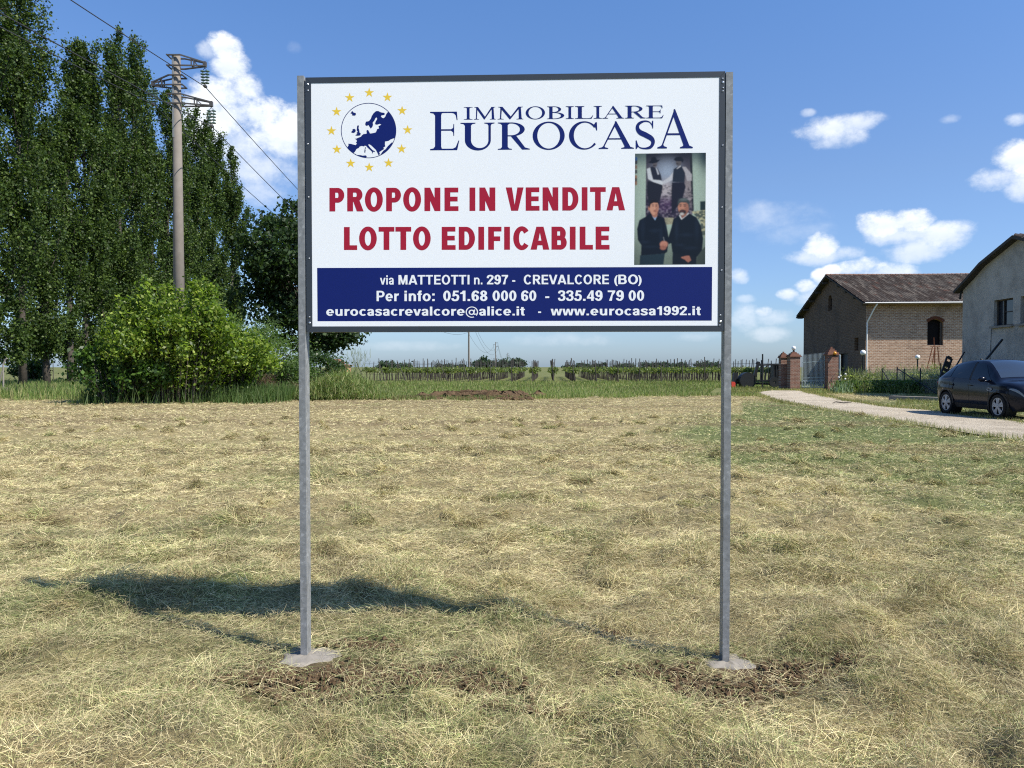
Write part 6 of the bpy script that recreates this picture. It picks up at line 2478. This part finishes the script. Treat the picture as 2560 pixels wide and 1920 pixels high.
for (pa, pb2, D, hh, nn, lab) in ((2098, 2200, 49, .7, 3800, 'low dark green plants along the foot of the pillar and fence'), (2195, 2345, 45.5, .8, 5200, 'dark low plants in front of the iron fence posts')):
    xa, xb = at(pa, 917, D).x, at(pb2, 917, D).x
    o = thing('low_plants', ((xa + xb) / 2, D, 0), lab, 'plants', 'weeds along the barn fence')
    P = np.stack([rng.uniform(xa, xb, nn), D + rng.normal(0, .5, nn), rng.random(nn) ** 1.3 * hh], 1)
    leaves('foliage', P, .17, [[.035, .07, .02], [.05, .09, .025], [.08, .12, .035]], 'leaf_bush', o, .5, .2)
    Yb = D + rng.normal(0, .6, 1500)
    Xb = rng.uniform(xa, xb, 1500)
    blades('stalks', np.stack([Xb, Yb, np.zeros(1500)], 1), rng.uniform(0, 6.28, 1500), rng.uniform(.8, 1.5, 1500), rng.uniform(.3, .9, 1500), rng.uniform(.02, .04, 1500), rng.uniform(0, .4, 1500), np.array(GR)[rng.integers(0, 4, 1500)], M['grass'], .2, parent=o)
# iris with sword leaves by the pillar
q = gnd(2105, 982)
o = thing('iris_plant', (q.x, q.y, 0), 'clump of grey green sword leaves at the foot of the right pillar', 'plant')
n = 60
blades('sword_leaves', np.stack([q.x + rng.normal(0, .28, n), q.y + rng.normal(0, .2, n), np.zeros(n)], 1), rng.uniform(0, 6.28, n), rng.uniform(.9, 1.5, n), rng.uniform(.4, .85, n), rng.uniform(.05, .08, n), rng.uniform(0, .2, n), np.tile([[.20, .27, .17]], (n, 1)), M['grass'], .15, parent=o)
mb = MB()
for k in range(4):
    x = q.x + random.gauss(0, .2)
    mb.sphere((x, q.y, .85 + .1 * k), .06, 8, 5)
mb.build('blossoms', M['white'], o)

# ------------------------------------------------------------------ the car
CARS = 1.045
car = thing('parked_car', (15.85, 24.95, .01), 'dark navy compact suv parked on the gravel at the right edge', 'car')
car.rotation_euler = (0, 0, math.radians(-90))
car.scale = (CARS, CARS, CARS)
ORG[car.name] = Vector((0, 0, 0))     # car parts are modelled in the car's own frame


def paintmat():
    m, nt = mat_new('navy_paint')
    n = nt.noise(objco(nt), 3.0, 3.0)
    c = nt.mix(n, (.004, .006, .014, 1), (.006, .008, .018, 1))
    r = nt.m('ADD', nt.m('MULTIPLY', nt.noise(objco(nt), 14.0, 4.0), .12), .16)
    out(nt, principled(nt, c, r, .2, 0, None, .16))
    return m


PM = paintmat()
GM, nt = mat_new('car_glass')
gb = principled(nt, (.006, .008, .012, 1), .03, .38)
out(nt, gb)
WM, nt = mat_new('windscreen_glass')
out(nt, principled(nt, (.02, .026, .034, 1), .03, 1.0, 0, None, .6))
TY = simple('tyre', (.012, .012, .012), .85, .3, 0, .2, 20)
RM = simple('alloy', (.36, .37, .39), .4, .5, .25, .06, 10)
TRIM = simple('black_trim', (.010, .010, .011), .6, .4, 0, .15, 12)
SIL = simple('silver_trim', (.55, .56, .58), .25, .5, .8, .05, 10)

ip = lambda x, xs, ys: float(np.interp(x, xs, ys))


def spl(xs, ys):
    """smooth interpolation table"""
    c = catmull([Vector((a, b, 0)) for a, b in zip(xs, ys)], 10)
    return [p_.x for p_ in c], [p_.y for p_ in c]


SZ = lambda z: z + .115 * max(0, z - .45) / 1.2
TZ = spl([-2.18, -2.12, -1.98, -1.72, -1.3, -.7, -.1, .3, .62, 1.0, 1.3, 1.7, 1.98, 2.12, 2.18], [SZ(z) for z in (.90, 1.06, 1.18, 1.38, 1.535, 1.628, 1.65, 1.625, 1.52, 1.29, 1.10, 1.04, .96, .84, .68)])
BZ = spl([-2.18, -2.05, -1.8, -1.2, 0, .9, 1.3, 1.7, 1.98, 2.12, 2.18], [SZ(z) for z in (.86, 1.02, 1.10, 1.085, 1.03, .995, .98, .945, .88, .76, .60)])
BW = spl([-2.18, -2.08, -1.8, -1.3, 0, 1.0, 1.5, 1.8, 2.0, 2.12, 2.18], [.66, .80, .90, .955, .945, .945, .95, .89, .78, .66, .55])
RW = spl([-2.18, -2.0, -1.72, -1.2, -.4, .3, .62, 1.0, 1.3, 1.7, 2.0, 2.18], [.55, .62, .60, .62, .645, .63, .66, .74, .80, .78, .66, .45])
RA = .42
WX = (-1.34, 1.34)
WR = .36


def sec(x):
    tz, bz, bw, rw = ip(x, *TZ), ip(x, *BZ), ip(x, *BW), ip(x, *RW)
    bz = min(bz, tz - .03)
    lo = .24 if abs(x) < 1.85 else .24 + .06 * (abs(x) - 1.85) / .33
    for wx in WX:
        if abs(x - wx) < RA:
            lo = max(lo, WR + math.sqrt(RA * RA - (x - wx) ** 2))
    pts = []
    for k in range(9):
        t = k / 8
        z = lerp(lo, bz, t)
        zz = (z - .24) / max(bz - .24, .1)
        w_ = bw * (1 - .10 * max(0, .32 - zz) / .32) - .025 * (zz - .45) ** 2 * 4 * .3 + (.012 if .60 < zz < .72 else 0)
        if zz > .93:
            w_ -= .02 * (zz - .93) / .07
        pts.append((w_, z))
    rz = tz - (.055 if x < .9 and x > -1.95 else .035)
    rz = max(rz, bz + .015)
    for k in range(1, 6):
        t = k / 5
        w_ = lerp(bw - .03, rw, t) + .02 * math.sin(math.pi * t)
        pts.append((w_, lerp(bz, rz, t)))
    for k in range(1, 6):
        t = k / 5
        pts.append((rw * (1 - t), lerp(rz, tz, math.sin(t * math.pi / 2))))
    return pts


xs_ = sorted(set([round(v, 4) for v in list(np.linspace(-2.18, 2.18, 60)) + [wx + RA * math.cos(a) for wx in WX for a in np.linspace(0, math.pi, 15)]]))
secs = [sec(x) for x in xs_]
npnt = len(secs[0])
mb = MB()
for side in (1, -1):
    vs = [(x, side * p_[0], p_[1]) for x, s in zip(xs_, secs) for p_ in s]
    fs = []
    for a in range(len(xs_) - 1):
        for b in range(npnt - 1):
            fs.append((a * npnt + b, a * npnt + b + 1, (a + 1) * npnt + b + 1, (a + 1) * npnt + b))
    mb.add(vs, fs)
for a in (0, len(xs_) - 1):
    s = secs[a]
    mb.add([(xs_[a], p_[0], p_[1]) for p_ in s] + [(xs_[a], -p_[0], p_[1]) for p_ in s[::-1]], [tuple(range(2 * npnt))])
body = mb.build('body', PM, car, True)
import bmesh
bm = bmesh.new()
bm.from_mesh(body.data)
bmesh.ops.remove_doubles(bm, verts=bm.verts, dist=.0008)
bmesh.ops.recalc_face_normals(bm, faces=bm.faces)
bm.to_mesh(body.data)
bm.free()


def patch(x0, x1, t0, t1, side, name, mat, off=.007, rows=(8, 13), nx_=14, parent=None, shape=None):
    """piece of the body surface between rows, lifted off it"""
    mb = MB()
    vs = []
    for a in range(nx_ + 1):
        x = lerp(x0, x1, a / nx_)
        s = sec(x)
        for b in range(9):
            t = lerp(t0, t1, b / 8)
            if shape:
                t = shape(x, t)
            r_ = lerp(rows[0], rows[1], t)
            k = min(int(r_), rows[1] - 1)
            f = r_ - k
            w_ = lerp(s[k][0], s[k + 1][0], f)
            z = lerp(s[k][1], s[k + 1][1], f)
            vs.append((x, side * (w_ + off), z + off * .35))
    fs = [(a * 9 + b, a * 9 + b + 1, (a + 1) * 9 + b + 1, (a + 1) * 9 + b) for a in range(nx_) for b in range(8)]
    mb.add(vs, fs)
    return mb.build(name, mat, parent or car, True)


for side in (1, -1):
    # side glass: rear quarter, rear door, front door
    patch(-1.62, -1.14, .10, .86, side, 'window', GM, shape=lambda x, t: lerp(.12, max(.18, min(.86, .18 + (x + 1.62) * 2.1)), (t - .10) / .76))
    patch(-1.09, -.12, .08, .88, side, 'window', GM)
    patch(-.03, .98, .08, .88, side, 'window', GM, shape=lambda x, t: lerp(.10, max(.14, min(.88, .88 - (x - .42) * 1.15)), (t - .08) / .80))
    patch(-.115, -.035, .04, .94, side, 'door_pillar', TRIM, .006, nx_=3)
    # lower cladding and sill strip
    patch(-.90, .90, 0, .16, side, 'sill', TRIM, .010, rows=(0, 8))
    for wx in WX:
        mb = MB()
        ring = []
        for k in range(25):
            a = math.pi * k / 24
            for rr in (RA - .012, RA + .045):
                x = wx + rr * math.cos(a)
                z = WR + rr * math.sin(a)
                bw_ = ip(x, *BW)
                ring.append((x, side * (bw_ + .008 - .04 * max(0, .5 - z)), z))
        mb.add(ring, [(2 * k, 2 * k + 1, 2 * k + 3, 2 * k + 2) for k in range(24)])
        mb.build('arch_trim', TRIM, car, True)
        mb = MB()
        mb.lathe((wx, side * .93, WR), (0, -side, 0), [(0, RA - .004), (.32, RA - .004), (.32, .001)], 28)
        mb.build('wheel_well', TRIM, car)
        # wheel
        mb = MB()
        mb.lathe((wx, side * .74, WR), (0, side, 0), [(-.02, .20), (-.04, .30), (-.02, .345), (.02, WR), (.17, WR), (.20, .345), (.21, .30), (.195, .255), (.17, .25)], 32)
        wh = mb.build('wheel', TY, car, True)
        mb = MB()
        c = Vector((wx, side * .93, WR))
        mb.lathe(c, (0, side, 0), [(-.03, .255), (.005, .256), (.005, .236), (-.02, .230)], 32)
        for k in range(5):
            a = 2 * math.pi * k / 5 + .35
            for da in (-1, 1):
                p0 = c + Vector((math.cos(a) * .05, -side * .005, math.sin(a) * .05))
                ang = a + da * .20
                p1 = c + Vector((math.cos(ang) * .238, -side * .012, math.sin(ang) * .238))
                mb.bar(p0 + Vector((0, side * .002 * (k + 1) * da, 0)), p1, .066, .022, (0, side, 0))
        mb.lathe(c, (0, side, 0), [(-.02, .07), (.010, .065), (.014, .03), (.014, .001)], 16)
        mb.build('rim', RM, wh)
        mb = MB()
        mb.lathe(c - Vector((0, side * .06, 0)), (0, side, 0), [(0, .001), (0, .2), (-.02, .2)], 20)
        mb.build('brake_disc', M['steel'], wh)
    # mirror
    mb = MB()
    mb.sphere((.78, side * 1.05, 1.15), .12, 14, 8, 0, (.62, 1.05, .68))
    mb.bar((.82, side * .92, 1.08), (.80, side * 1.02, 1.11), .07, .04)
    mb.build('mirror', PM, car, True)
    # handles, vent trim
    for xh in (-.98, .0):
        mb = MB()
        s = sec(xh)
        w_ = s[6][0]
        mb.bar((xh - .09, side * (w_ + .026), .955), (xh + .09, side * (w_ + .026), .95), .025, .025)
        mb.build('door_handle', PM, car)
    for xh in (-1.11, -.08, .93):
        mb = MB()
        vs = []
        for k in range(13):
            z = lerp(.33, ip(xh, *BZ) - .02, k / 12)
            s = sec(xh)
            zz = np.interp(z, [p_[1] for p_ in s[:9]], [p_[0] for p_ in s[:9]])
            vs += [(xh - .004, side * (zz + .002), z), (xh + .004, side * (zz + .002), z)]
        mb.add(vs, [(2 * k, 2 * k + 1, 2 * k + 3, 2 * k + 2) for k in range(12)])
        mb.build('door_gap', TRIM, car)
    mb = MB()
    s = sec(1.02)
    mb.tube([(.86, side * (.955), .84), (.89, side * (.962), .89), (1.06, side * .962, .89), (1.09, side * .96, .865), (1.06, side * .96, .83), (.90, side * .957, .82), (.86, side * .955, .84)], .009, 6, cap=False)
    mb.build('vent_trim', SIL, car, True)
    # headlight
    mb = MB()
    vs = []
    hl = [(1.80, .012), (1.86, .035), (1.95, .05), (2.03, .05), (2.09, .045), (2.12, .03)]
    for (x, hh) in hl:
        s = sec(x)
        bz = min(ip(x, *BZ), ip(x, *TZ) - .03)
        zl_ = bz - .14 + (2.1 - x) * .12
        for z in (zl_, zl_ + hh * .75, zl_ + hh * 1.5):
            wz_ = float(np.interp(z, [p_[1] for p_ in s[:14]], [p_[0] for p_ in s[:14]]))
            vs.append((x + .006, side * (wz_ + .012), z))
    mb.add(vs, [(3 * k + e, 3 * k + 1 + e, 3 * k + 4 + e, 3 * k + 3 + e) for k in range(len(hl) - 1) for e in (0, 1)])
    mb.build('headlight', simple('lamp_glass', (.16, .17, .18), .10, .7, .2, .3, 9), car, True)
    # tail light
    mb = MB()
    vs = []
    for x in (-2.05, -2.12, -2.165):
        w_ = ip(x, *BW)
        vs += [(x, side * (w_ + .012), .94), (x, side * (w_ + .004), 1.02)]
    mb.add(vs, [(0, 1, 3, 2), (2, 3, 5, 4)])
    mb.build('taillight', simple('lamp_red', (.25, .01, .01), .15), car)
# windscreen, rear window, roof antenna fin, grille, plate
mb = MB()
vs = []
NXW = 12
for a in range(NXW + 1):
    x = lerp(.40, 1.20, a / NXW)
    tz, rw = ip(x, *TZ), ip(x, *RW)
    for b in range(13):
        y = lerp(-1, 1, b / 12) * (rw - .035)
        f = 1 - abs(y) / rw
        rz = max(tz - (.055 if x < .9 else .035), min(ip(x, *BZ), tz - .03) + .015)
        vs.append((x, y, lerp(rz, tz, math.sin(f * math.pi / 2)) + .012))
mb.add(vs, [(a * 13 + b, a * 13 + b + 1, (a + 1) * 13 + b + 1, (a + 1) * 13 + b) for a in range(NXW) for b in range(12)])
mb.build('windscreen', WM, car, True)
mb = MB()
mb.prism([(-1.05, -.015, 1.67), (-.88, -.015, 1.69), (-.98, -.012, 1.79), (-1.03, -.012, 1.79)], (0, .03, 0))
mb.build('antenna_fin', TRIM, car)
mb = MB()
mb.box((2.17, 0, .58), (.05, .95, .22))
mb.box((2.15, 0, .34), (.06, 1.1, .12))
mb.build('grille', TRIM, car)
mb = MB()
mb.box((0, 0, .30), (3.5, 1.5, .16))
mb.build('underbody', TRIM, car)
